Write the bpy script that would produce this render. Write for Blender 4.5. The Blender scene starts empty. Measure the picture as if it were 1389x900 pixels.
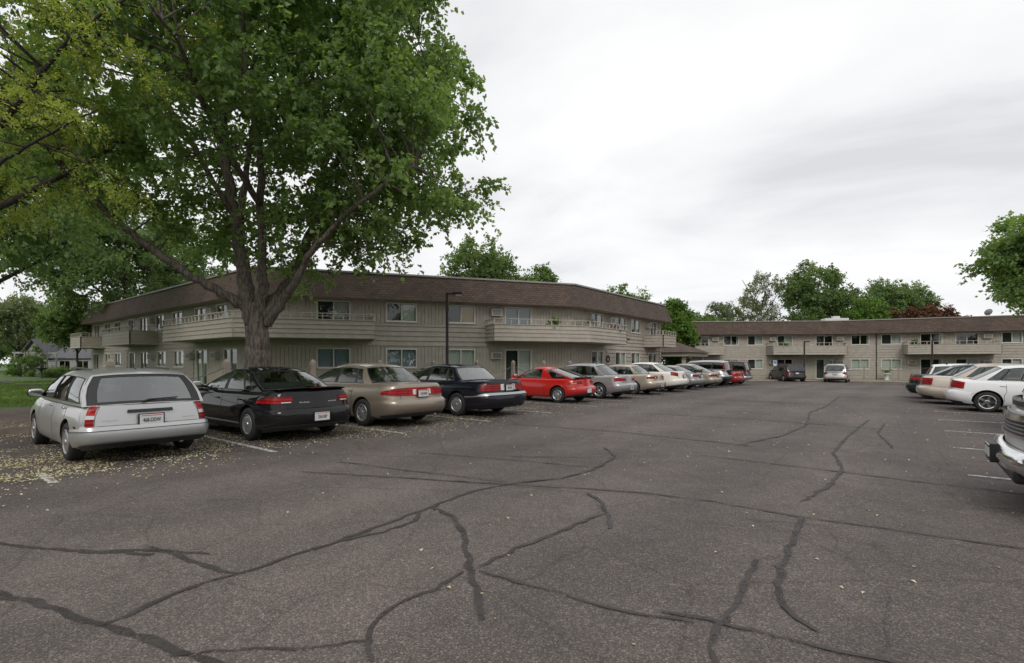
import bpy, bmesh, math, random
import numpy as np
from mathutils import Vector, Matrix
random.seed(7)
rng = np.random.default_rng(11)
SC = bpy.context.scene
COL = SC.collection
PI = math.pi
# world frame: x runs across the parking aisle, y along it, z up; camera stands over the origin
SN, CS = .62, .7846

def gz(y):
    """height of the lot: falls gently 0.4 m towards the far wing"""
    t = min(1, max(0, (y - 27) / 32)); return -.4 * t * t * (3 - 2 * t)

def cam_xy(X, Z):
    """metres right of and ahead of the camera -> world x, y"""
    return (CS * X - SN * Z, SN * X + CS * Z)

def tag(o, label=None, cat=None, group=None, kind=None):
    if label: o['label'] = label
    if cat: o['category'] = cat
    if group: o['group'] = group
    if kind: o['kind'] = kind
    return o

def empty(name, loc, rz=0, parent=None):
    o = bpy.data.objects.new(name, None); COL.objects.link(o)
    o.location = loc; o.rotation_euler = (0, 0, rz); o.empty_display_size = .2
    if parent: o.parent = parent
    return o

def link(name, me, parent=None, loc=(0, 0, 0), rz=0):
    o = bpy.data.objects.new(name, me); COL.objects.link(o)
    o.location = loc; o.rotation_euler = (0, 0, rz)
    if parent: o.parent = parent
    return o

def copy_tree(o, parent=None):
    c = o.copy(); COL.objects.link(c)
    if parent: c.parent = parent
    for ch in o.children: copy_tree(ch, c)
    return c

# ---------------------------------------------------------------- materials
MATS = {}
def nodes(m):
    m.use_nodes = True
    return m.node_tree.nodes, m.node_tree.links

def pmat(name, col, rough=.6, metal=0, coat=0, spec=.5, noise=0, nscale=8, bump=0, bscale=60, coatr=.05):
    if name in MATS: return MATS[name]
    m = bpy.data.materials.new(name); N, L = nodes(m); b = N['Principled BSDF']
    b.inputs['Base Color'].default_value = (*col, 1); b.inputs['Roughness'].default_value = rough
    b.inputs['Metallic'].default_value = metal; b.inputs['Coat Weight'].default_value = coat
    b.inputs['Coat Roughness'].default_value = coatr; b.inputs['Specular IOR Level'].default_value = spec
    tc = N.new('ShaderNodeTexCoord')
    if noise:
        n = N.new('ShaderNodeTexNoise'); n.inputs['Scale'].default_value = nscale; n.inputs['Detail'].default_value = 5
        L.new(tc.outputs['Object'], n.inputs['Vector'])
        r = N.new('ShaderNodeValToRGB'); r.color_ramp.elements[0].position = .3; r.color_ramp.elements[1].position = .7
        r.color_ramp.elements[0].color = (*[c * (1 - noise) for c in col], 1)
        r.color_ramp.elements[1].color = (*[min(1, c * (1 + noise)) for c in col], 1)
        L.new(n.outputs['Fac'], r.inputs['Fac']); L.new(r.outputs['Color'], b.inputs['Base Color'])
    if bump:
        n2 = N.new('ShaderNodeTexNoise'); n2.inputs['Scale'].default_value = bscale; n2.inputs['Detail'].default_value = 4
        L.new(tc.outputs['Object'], n2.inputs['Vector'])
        bp = N.new('ShaderNodeBump'); bp.inputs['Strength'].default_value = bump; bp.inputs['Distance'].default_value = .02
        L.new(n2.outputs['Fac'], bp.inputs['Height']); L.new(bp.outputs['Normal'], b.inputs['Normal'])
    MATS[name] = m
    return m

def paint(name, col, metal=.35, rough=.32, coat=.8):
    if name in MATS: return MATS[name]
    m = pmat(name, col, rough, metal, coat * .75, spec=0 if sum(col) < .06 else .3)
    N, L = nodes(m); b = N['Principled BSDF']
    # road dust: duller, browner coat low on the body and in soft patches
    tc = N.new('ShaderNodeTexCoord'); n = N.new('ShaderNodeTexNoise'); n.inputs['Scale'].default_value = 2.2; n.inputs['Detail'].default_value = 7
    L.new(tc.outputs['Object'], n.inputs['Vector'])
    sp = N.new('ShaderNodeSeparateXYZ'); L.new(tc.outputs['Object'], sp.inputs[0])
    mr = N.new('ShaderNodeMapRange'); mr.inputs[1].default_value = .15; mr.inputs[2].default_value = .75; mr.inputs[3].default_value = .38; mr.inputs[4].default_value = .0
    L.new(sp.outputs['Z'], mr.inputs[0])
    mu = N.new('ShaderNodeMath'); mu.operation = 'MULTIPLY'; L.new(n.outputs['Fac'], mu.inputs[0]); L.new(mr.outputs[0], mu.inputs[1])
    mx = N.new('ShaderNodeMix'); mx.data_type = 'RGBA'; mx.inputs['A'].default_value = (*col, 1); mx.inputs['B'].default_value = (.085, .075, .068, 1)
    L.new(mu.outputs[0], mx.inputs['Factor']); L.new(mx.outputs['Result'], b.inputs['Base Color'])
    m2 = N.new('ShaderNodeMapRange'); m2.inputs[3].default_value = rough; m2.inputs[4].default_value = rough + .25
    L.new(mu.outputs[0], m2.inputs[0]); L.new(m2.outputs[0], b.inputs['Roughness'])
    return m

def glassmat(name, tint=(.5, .56, .54), ior=1.6, base=.0):
    if name in MATS: return MATS[name]
    m = bpy.data.materials.new(name); N, L = nodes(m); N.clear()
    out = N.new('ShaderNodeOutputMaterial'); tr = N.new('ShaderNodeBsdfTransparent'); gl = N.new('ShaderNodeBsdfGlossy')
    tr.inputs[0].default_value = (*tint, 1); gl.inputs['Roughness'].default_value = .02; gl.inputs[0].default_value = (.95, .97, .97, 1)
    geo = N.new('ShaderNodeNewGeometry'); dt = N.new('ShaderNodeVectorMath'); dt.operation = 'DOT_PRODUCT'
    L.new(geo.outputs['Normal'], dt.inputs[0]); L.new(geo.outputs['Incoming'], dt.inputs[1])
    def mth(op, x, y=None):
        q = N.new('ShaderNodeMath'); q.operation = op
        for i, w in enumerate((x, y)):
            if w is None: continue
            if isinstance(w, (int, float)): q.inputs[i].default_value = w
            else: L.new(w, q.inputs[i])
        return q.outputs[0]
    # thin pane: Schlick reflectance counted for both faces
    c = mth('SUBTRACT', 1, mth('ABSOLUTE', dt.outputs['Value'])); f0 = 2 * ((ior - 1) / (ior + 1)) ** 2 + base
    fac = mth('ADD', mth('MULTIPLY', mth('POWER', c, 4.0), 1 - f0), f0)
    mx = N.new('ShaderNodeMixShader'); L.new(fac, mx.inputs[0]); L.new(tr.outputs[0], mx.inputs[1]); L.new(gl.outputs[0], mx.inputs[2])
    L.new(mx.outputs[0], out.inputs[0]); MATS[name] = m
    return m

def leafmat(name, dark, light, trans=.35, yellow=None):
    m = bpy.data.materials.new(name); N, L = nodes(m); N.clear()
    out = N.new('ShaderNodeOutputMaterial'); tc = N.new('ShaderNodeTexCoord')
    n = N.new('ShaderNodeTexNoise'); n.inputs['Scale'].default_value = .55; n.inputs['Detail'].default_value = 3
    L.new(tc.outputs['Object'], n.inputs['Vector'])
    at = N.new('ShaderNodeAttribute'); at.attribute_name = 'tone'
    ad = N.new('ShaderNodeMath'); ad.operation = 'MULTIPLY_ADD'; ad.inputs[1].default_value = .6
    L.new(at.outputs['Fac'], ad.inputs[0])
    sc = N.new('ShaderNodeMath'); sc.operation = 'MULTIPLY_ADD'; sc.inputs[1].default_value = 1.6; sc.inputs[2].default_value = -.6
    L.new(n.outputs['Fac'], sc.inputs[0]); L.new(sc.outputs[0], ad.inputs[2])
    r = N.new('ShaderNodeValToRGB'); r.color_ramp.elements[0].color = (*dark, 1); r.color_ramp.elements[1].color = (*light, 1)
    L.new(ad.outputs[0], r.inputs['Fac'])
    b = N.new('ShaderNodeBsdfPrincipled'); b.inputs['Roughness'].default_value = .5; b.inputs['Specular IOR Level'].default_value = .35
    L.new(r.outputs['Color'], b.inputs['Base Color'])
    t = N.new('ShaderNodeBsdfTranslucent')
    g = N.new('ShaderNodeMix'); g.data_type = 'RGBA'; g.blend_type = 'MULTIPLY'; g.inputs['Factor'].default_value = 1; g.inputs['B'].default_value = (1.35, 1.4, .6, 1)
    L.new(r.outputs['Color'], g.inputs['A']); L.new(g.outputs['Result'], t.inputs['Color'])
    mx = N.new('ShaderNodeMixShader'); mx.inputs[0].default_value = trans
    L.new(b.outputs[0], mx.inputs[1]); L.new(t.outputs[0], mx.inputs[2]); L.new(mx.outputs[0], out.inputs[0])
    return m

# ---------------------------------------------------------------- mesh builder
class MB:
    def __init__(s): s.v = []; s.f = []; s.m = []; s.uv = {}
    def add(s, vs, fs, mi=0):
        o = len(s.v); s.v += [tuple(map(float, p)) for p in vs]
        for f in fs: s.f.append(tuple(i + o for i in f)); s.m.append(mi)
        return o
    def quad(s, a, b, c, d, mi=0, uv=None):
        s.add([a, b, c, d], [(0, 1, 2, 3)], mi)
        if uv: s.uv[len(s.f) - 1] = uv
    def box(s, c, size, mi=0, rz=0, bev=0):
        hx, hy, hz = size[0] / 2, size[1] / 2, size[2] / 2
        ca, sa = math.cos(rz), math.sin(rz)
        def T(x, y, z): return (c[0] + ca * x - sa * y, c[1] + sa * x + ca * y, c[2] + z)
        if bev <= 0:
            vs = [T(x * hx, y * hy, z * hz) for x in (-1, 1) for y in (-1, 1) for z in (-1, 1)]
            s.add(vs, [(0, 1, 3, 2), (4, 6, 7, 5), (0, 4, 5, 1), (2, 3, 7, 6), (0, 2, 6, 4), (1, 5, 7, 3)], mi)
        else:
            bm = bmesh.new(); bmesh.ops.create_cube(bm, size=1)
            for v in bm.verts: v.co = Vector((v.co.x * size[0], v.co.y * size[1], v.co.z * size[2]))
            bmesh.ops.bevel(bm, geom=list(bm.edges), offset=min(bev, min(size) * .45), segments=3, affect='EDGES', profile=.5)
            bm.verts.index_update()
            s.add([T(*v.co) for v in bm.verts], [[v.index for v in f.verts] for f in bm.faces], mi); bm.free()
    def tube(s, pts, rad, n=8, mi=0, cap=True):
        pts = [Vector(p) for p in pts]
        if not hasattr(rad, '__len__'): rad = [rad] * len(pts)
        rings = []; up = Vector((0, 0, 1)); prev = None
        for i, p in enumerate(pts):
            d = (pts[min(i + 1, len(pts) - 1)] - pts[max(i - 1, 0)])
            d = d.normalized() if d.length > 1e-9 else Vector((0, 0, 1))
            if prev is None:
                a = d.orthogonal().normalized()
            else:
                a = (prev - d * prev.dot(d)); a = a.normalized() if a.length > 1e-6 else d.orthogonal().normalized()
            prev = a; b = d.cross(a)
            rings.append([p + (a * math.cos(2 * PI * k / n) + b * math.sin(2 * PI * k / n)) * rad[i] for k in range(n)])
        vs = [q for r in rings for q in r]; fs = []
        for i in range(len(pts) - 1):
            for k in range(n):
                fs.append((i * n + k, i * n + (k + 1) % n, (i + 1) * n + (k + 1) % n, (i + 1) * n + k))
        if cap:
            fs.append(tuple(range(n))[::-1]); fs.append(tuple((len(pts) - 1) * n + k for k in range(n)))
        s.add(vs, fs, mi)
    def lathe(s, prof, n=24, mi=0, c=(0, 0, 0), axis='y', mis=None, close=False):
        """prof = [(radius, along axis)]"""
        vs = []; fs = []; ms = []
        for k in range(n):
            a = 2 * PI * k / n
            for r, h in prof:
                if axis == 'y': vs.append((c[0] + r * math.cos(a), c[1] + h, c[2] + r * math.sin(a)))
                else: vs.append((c[0] + r * math.cos(a), c[1] + r * math.sin(a), c[2] + h))
        P = len(prof)
        o = len(s.v); s.v += vs
        for k in range(n):
            k2 = (k + 1) % n
            for j in range(P - 1 if not close else P):
                j2 = (j + 1) % P
                s.f.append((o + k * P + j, o + k2 * P + j, o + k2 * P + j2, o + k * P + j2)); s.m.append(mis[j] if mis else mi)
    def prism(s, poly, z0, z1, mi=0):
        n = len(poly)
        vs = [(x, y, z0) for x, y in poly] + [(x, y, z1) for x, y in poly]
        fs = [tuple(range(n))[::-1], tuple(range(n, 2 * n))] + [(i, (i + 1) % n, (i + 1) % n + n, i + n) for i in range(n)]
        s.add(vs, fs, mi)
    def mesh(s, name, mats, smooth=False, org=(0, 0, 0), angle=None, fix=True):
        me = bpy.data.meshes.new(name)
        me.from_pydata([(x - org[0], y - org[1], z - org[2]) for x, y, z in s.v], [], s.f)
        for m in (mats if isinstance(mats, (list, tuple)) else [mats]): me.materials.append(m)
        me.polygons.foreach_set('material_index', s.m)
        if s.uv:
            ul = me.uv_layers.new(name='UVMap')
            for fi, uv in s.uv.items():
                for k, li in enumerate(me.polygons[fi].loop_indices): ul.data[li].uv = uv[k]
        if fix:
            bm = bmesh.new(); bm.from_mesh(me); bmesh.ops.recalc_face_normals(bm, faces=bm.faces); bm.to_mesh(me); bm.free()
        if smooth or angle:
            me.polygons.foreach_set('use_smooth', [True] * len(me.polygons))
            if angle: me.set_sharp_from_angle(angle=math.radians(angle))
        me.update()
        return me
    def build(s, name, mats, parent=None, smooth=False, org=(0, 0, 0), loc=(0, 0, 0), angle=None, fix=True):
        return link(name, s.mesh(name, mats, smooth, org, angle, fix), parent, loc)

def interp(pts, x):
    """smooth (monotone-ish) interpolation through control points"""
    if x <= pts[0][0]: return pts[0][1]
    if x >= pts[-1][0]: return pts[-1][1]
    for i in range(len(pts) - 1):
        if x <= pts[i + 1][0]:
            x0, y0 = pts[i]; x1, y1 = pts[i + 1]; h = x1 - x0; d = (y1 - y0) / h
            def sl(j):
                if j <= 0 or j >= len(pts) - 1: return d
                a = (pts[j][1] - pts[j - 1][1]) / (pts[j][0] - pts[j - 1][0]); b = (pts[j + 1][1] - pts[j][1]) / (pts[j + 1][0] - pts[j][0])
                return 0 if a * b <= 0 else 2 * a * b / (a + b)
            m0, m1 = sl(i), sl(i + 1); t = (x - x0) / h
            return y0 * (2 * t ** 3 - 3 * t * t + 1) + m0 * h * (t ** 3 - 2 * t * t + t) + y1 * (-2 * t ** 3 + 3 * t * t) + m1 * h * (t ** 3 - t * t)
def lint(pts, x):
    if x <= pts[0][0]: return pts[0][1]
    for (x0, y0), (x1, y1) in zip(pts, pts[1:]):
        if x <= x1: return y0 + (y1 - y0) * (x - x0) / (x1 - x0)
    return pts[-1][1]

_txt = {}
def text_mesh(body, size, mat, name='lettering'):
    cu = bpy.data.curves.new('t', 'FONT'); cu.body = body; cu.size = size; cu.extrude = .002; cu.align_x = 'CENTER'; cu.align_y = 'CENTER'
    cu.resolution_u = 3; cu.offset = size * .002
    o = bpy.data.objects.new('t', cu); COL.objects.link(o)
    dg = bpy.context.evaluated_depsgraph_get(); dg.update()
    me = bpy.data.meshes.new_from_object(o.evaluated_get(dg)); me.name = name
    bpy.data.objects.remove(o); bpy.data.curves.remove(cu)
    me.materials.clear(); me.materials.append(mat)
    return me
# ---------------------------------------------------------------- cars
def car_mats():
    pmat('rubber', (.018, .018, .019), .75, bump=.15, bscale=30)
    pmat('black_trim', (.02, .02, .022), .45)
    pmat('underbody', (.008, .008, .008), .9)
    pmat('interior_dark', (.035, .034, .033), .85)
    pmat('seat_grey', (.11, .11, .11), .9)
    pmat('seam', (.006, .006, .006), .8)
    pmat('chrome', (.75, .75, .76), .12, 1)
    pmat('rim_silver', (.42, .42, .43), .35, .7)
    def lens(name, col, k):
        m = pmat(name, col, .2, spec=.25); N, L = nodes(m); b = N['Principled BSDF']; tc = N.new('ShaderNodeTexCoord')
        w1 = N.new('ShaderNodeTexWave'); w1.wave_type = 'BANDS'; w1.bands_direction = 'Z'; w1.inputs['Scale'].default_value = 5.2; w1.inputs['Distortion'].default_value = .6; w1.inputs['Detail'].default_value = 1; L.new(tc.outputs['Object'], w1.inputs['Vector'])
        n1 = N.new('ShaderNodeTexNoise'); n1.inputs['Scale'].default_value = 9; L.new(tc.outputs['Object'], n1.inputs['Vector'])
        a = N.new('ShaderNodeMath'); a.operation = 'MULTIPLY'; L.new(w1.outputs['Fac'], a.inputs[0]); L.new(n1.outputs['Fac'], a.inputs[1])
        r = N.new('ShaderNodeValToRGB'); r.color_ramp.elements[0].position = .02; r.color_ramp.elements[1].position = .5
        r.color_ramp.elements[0].color = (*[c * .42 for c in col], 1); r.color_ramp.elements[1].color = (*[min(1, c * k) for c in col], 1)
        L.new(a.outputs[0], r.inputs['Fac']); L.new(r.outputs['Color'], b.inputs['Base Color'])
        w2 = N.new('ShaderNodeTexWave'); w2.bands_direction = 'Y'; w2.inputs['Scale'].default_value = 28; L.new(tc.outputs['Object'], w2.inputs['Vector'])
        bp = N.new('ShaderNodeBump'); bp.inputs['Strength'].default_value = .35; bp.inputs['Distance'].default_value = .004; L.new(w2.outputs['Fac'], bp.inputs['Height']); L.new(bp.outputs['Normal'], b.inputs['Normal'])
    lens('red_lens', (.30, .004, .006), 1.25); lens('red_lens_light', (.42, .010, .009), 1.25); lens('red_lens_dark', (.20, .006, .008), 1.5)
    pmat('amber_lens', (.6, .12, .01), .2, coat=1)
    pmat('clear_lens', (.55, .55, .53), .15, .1, coat=1)
    pmat('plate_white', (.62, .63, .62), .4)
    pmat('plate_ink', (.02, .02, .03), .5)
    pmat('plate_red', (.55, .05, .04), .5)
    glassmat('car_glass', (.50, .56, .53), 1.55)
    glassmat('sky_glass', (.40, .45, .43), 1.6, .12)
    glassmat('dark_glass', (.10, .11, .11), 1.55)
car_mats()
M = MATS

class Body:
    """painted lower body: a stack of rounded plan outlines between sill and belt line"""
    def __init__(s, c):
        s.c = c; s.L = c['L']; s.W = c['W'] / 2; s.yc = c.get('yc', .70)
    def ztop(s, x): return interp(s.c['top'], x)
    def zbot(s, x): return lint(s.c.get('bot', [(0, .30), (.7, .2), (s.L - .9, .19), (s.L, .22)]), x)
    def w(s, t): return s.W * interp(s.c.get('wt', [(0, .90), (.07, .955), (.3, .995), (.5, 1.0), (.8, .965), (.93, .93), (1, .875)]), t)
    def plan(s, x):
        q = abs(x - s.L * .48) / (s.L * .52); return 1 - s.c.get('taper', .05) * q ** 2.5
    def xr(s, t): return lint(s.c['rear'], t)
    def xf(s, t): return s.L - lint(s.c['front'], t)
    def P(s, a, t):
        if a > 5: a = a - 10
        sg = 1 if a >= 0 else -1; a = abs(a)
        xr, xf = s.xr(t), s.xf(t); w = s.w(t); cr, cf = s.c.get('cr', .42), s.c.get('cf', .5)
        br, bf = s.c.get('bow', .10), s.c.get('bowf', .16); yc = s.yc
        if a <= 1: yy = yc * a; x = xr + br * yy * yy
        elif a <= 2:
            f = (a - 1) * PI / 2; yy = yc + (1 - yc) * math.sin(f) ** .9; x0 = br * yc * yc; x = xr + x0 + (cr - x0) * (1 - math.cos(f)) ** .95
        elif a <= 3: yy = 1; x = xr + cr + (xf - cf - xr - cr) * (a - 2)
        elif a <= 4:
            f = (4 - a) * PI / 2; yy = yc + (1 - yc) * math.sin(f) ** .9; x0 = bf * yc * yc; x = xf - x0 - (cf - x0) * (1 - math.cos(f)) ** .95
        else: yy = yc * (5 - a); x = xf - bf * yy * yy
        y = yy * w * s.plan(x)
        z = s.zbot(x) + t * (s.ztop(x) - s.zbot(x))
        return Vector((x, sg * y, z))
    def ax(s, x, t):
        xr, xf = s.xr(t), s.xf(t); cr, cf = s.c.get('cr', .42), s.c.get('cf', .5)
        return 2 + (x - xr - cr) / (xf - cf - xr - cr)
    def tz(s, x, z): return (z - s.zbot(x)) / (s.ztop(x) - s.zbot(x))
    def N(s, a, t):
        e = .004; sg = 1 if a >= 0 else -1
        du = s.P(a + e, t) - s.P(a - e, t) if abs(a) > e else s.P(abs(a) + e, t) - s.P(-abs(a) - e, t) if a == 0 else s.P(a + e, t) - s.P(a, t)
        dt = s.P(a, min(1, t + e)) - s.P(a, max(0, t - e))
        n = du.cross(dt); n.normalize()
        c = s.P(a, t) - Vector((s.L / 2, 0, s.P(a, t).z))
        if n.dot(c) < 0: n = -n
        return n
    def patch(s, mb, a0, a1, t0, t1, off=.006, mi=0, na=None, nt=3, side=False, depth=.02, rnd=False):
        """a sheet laid over the body between outline positions a0..a1 and heights t0..t1 (t0, t1 may be lists)"""
        na = na or max(2, int(abs(a1 - a0) * 12)); vs = []; fs = []
        for lay in (0, 1):
            for i in range(na + 1):
                f = i / na; a = a0 + (a1 - a0) * f
                ta = lint(t0, f) if isinstance(t0, list) else t0; tb = lint(t1, f) if isinstance(t1, list) else t1
                for j in range(nt + 1):
                    t = ta + (tb - ta) * j / nt; n = s.N(a, t)
                    o_ = off * (.35 + .65 * math.sin(PI * (.08 + .84 * j / nt))) if rnd else off
                    vs.append(s.P(a, t) + n * (o_ if lay == 0 else o_ - depth))
        Q = (na + 1) * (nt + 1)
        I = lambda i, j, l=0: l * Q + i * (nt + 1) + j
        for i in range(na):
            for j in range(nt): fs.append((I(i, j), I(i + 1, j), I(i + 1, j + 1), I(i, j + 1)))
            fs.append((I(i, 0), I(i + 1, 0), I(i + 1, 0, 1), I(i, 0, 1))); fs.append((I(i, nt), I(i, nt, 1), I(i + 1, nt, 1), I(i + 1, nt)))
        for j in range(nt):
            fs.append((I(0, j), I(0, j, 1), I(0, j + 1, 1), I(0, j + 1))); fs.append((I(na, j), I(na, j + 1), I(na, j + 1, 1), I(na, j, 1)))
        mb.add(vs, fs, mi)
    def xpatch(s, mb, x0, x1, z0, z1, sg, **k):
        """side patch between two x and two z"""
        m = (x0 + x1) / 2; t0, t1 = s.tz(m, z0), s.tz(m, z1)
        if isinstance(z0, (int, float)) and abs(x1 - x0) > .3:
            n = 6; t0 = [(i / n, s.tz(x0 + (x1 - x0) * i / n, z0)) for i in range(n + 1)]; t1 = [(i / n, s.tz(x0 + (x1 - x0) * i / n, z1)) for i in range(n + 1)]
        tm = .6
        s.patch(mb, sg * s.ax(x0, tm), sg * s.ax(x1, tm), t0, t1, **k)

def build_body(c, B, root):
    NR, NC, NS, NF = 6, 7, c.get('ns', 34), 6
    tl = c.get('tl', [0, .04, .09, .16, .24, .32, .40, .47, .50, .53, .6, .68, .76, .84, .9, .94, .97, 1])
    al = [i / NR for i in range(NR)] + [1 + i / NC for i in range(NC)] + [2 + i / NS for i in range(NS)] + [3 + i / NC for i in range(NC)] + [4 + i / NF for i in range(NF)] + [5]
    n = len(al); half = al; loop = half + [-a for a in half[-2:0:-1]]  # closed loop
    NL = len(loop); mb = MB(); vs = []
    for t in tl:
        for a in loop: vs.append(B.P(a, t))
    fs = []; ms = []
    T = len(tl)
    for k in range(T - 1):
        for i in range(NL): fs.append((k * NL + i, k * NL + (i + 1) % NL, (k + 1) * NL + (i + 1) % NL, (k + 1) * NL + i)); ms.append(0)
    cro = c.get('crown', .035); g0, g1 = c['cols'][0][0], c['cols'][-1][0]
    def lid(tk, bottom):
        base = (T - 1) * NL if not bottom else 0
        K = 2 * NR
        rows = []
        def idx(a_i, sg): return base + (a_i if sg > 0 else (NL - a_i) % NL)
        first = [idx(NR - j, 1) for j in range(NR + 1)] + [idx(j, -1) for j in range(1, NR + 1)]
        rows.append(first)
        last_i = n - 1 - NF
        for i in range(NR + 1, last_i):
            L_, R_ = idx(i, 1), idx(i, -1); pl, pr = vs[L_], vs[R_]; row = [L_]
            for j in range(1, K):
                p = pl.lerp(pr, j / K).copy()
                if not bottom:
                    e = min(1, (i - NR) / 6) * min(1, (last_i - i) / 6); e = e * e * (3 - 2 * e)
                    q = 1 - abs(1 - 2 * j / K) ** 2.2
                    p.z += cro * q * e
                vs.append(p); row.append(len(vs) - 1)
            row.append(R_); rows.append(row)
        rows.append([idx(last_i + j, 1) for j in range(NF + 1)] + [idx(n - 1 - j, -1) for j in range(1, NF + 1)])
        for r0, r1 in zip(rows, rows[1:]):
            for j in range(K):
                fs.append((r0[j], r0[j + 1], r1[j + 1], r1[j]))
                x = (vs[r0[j]].x + vs[r1[j]].x) / 2; jj = min(j, K - 1 - j)
                ms.append(1 if bottom else (2 if (g0 + .12 < x < g1 - .1 and jj >= 1) else 0))
    lid(0, False); lid(0, True)
    mb.add(vs, fs, 0); mb.m = ms
    ms[0:0] = []
    me = mb.mesh('body', [c['paint'], M['underbody'], M['interior_dark']], smooth=True)
    o = link('body', me)
    # wheel arches
    cut = MB(); r = c.get('wr', .31) + c.get('gap', .05); xs = [c['ro'], c['ro'] + c['wb']]
    cs = []
    for x in xs:
        for sg in (-1, 1):
            cm = MB(); y1 = sg * (B.W + .1); y0 = sg * (B.W - .30)
            cm.lathe([(0.0001, y0), (r, y0), (r, y1), (0.0001, y1)], n=40, c=(x, 0, c.get('wr', .31) + .01), close=False)
            co = cm.build('cut', M['underbody']); cs.append(co)
            md = o.modifiers.new('b', 'BOOLEAN'); md.object = co; md.operation = 'DIFFERENCE'; md.solver = 'EXACT'; md.material_mode = 'TRANSFER'
    dg = bpy.context.evaluated_depsgraph_get(); dg.update()
    me2 = bpy.data.meshes.new_from_object(o.evaluated_get(dg)); me2.name = 'body'
    bpy.data.objects.remove(o)
    for q in cs: bpy.data.objects.remove(q)
    me2.set_sharp_from_angle(angle=math.radians(38))
    bo = link('body', me2, root)
    return bo

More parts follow.
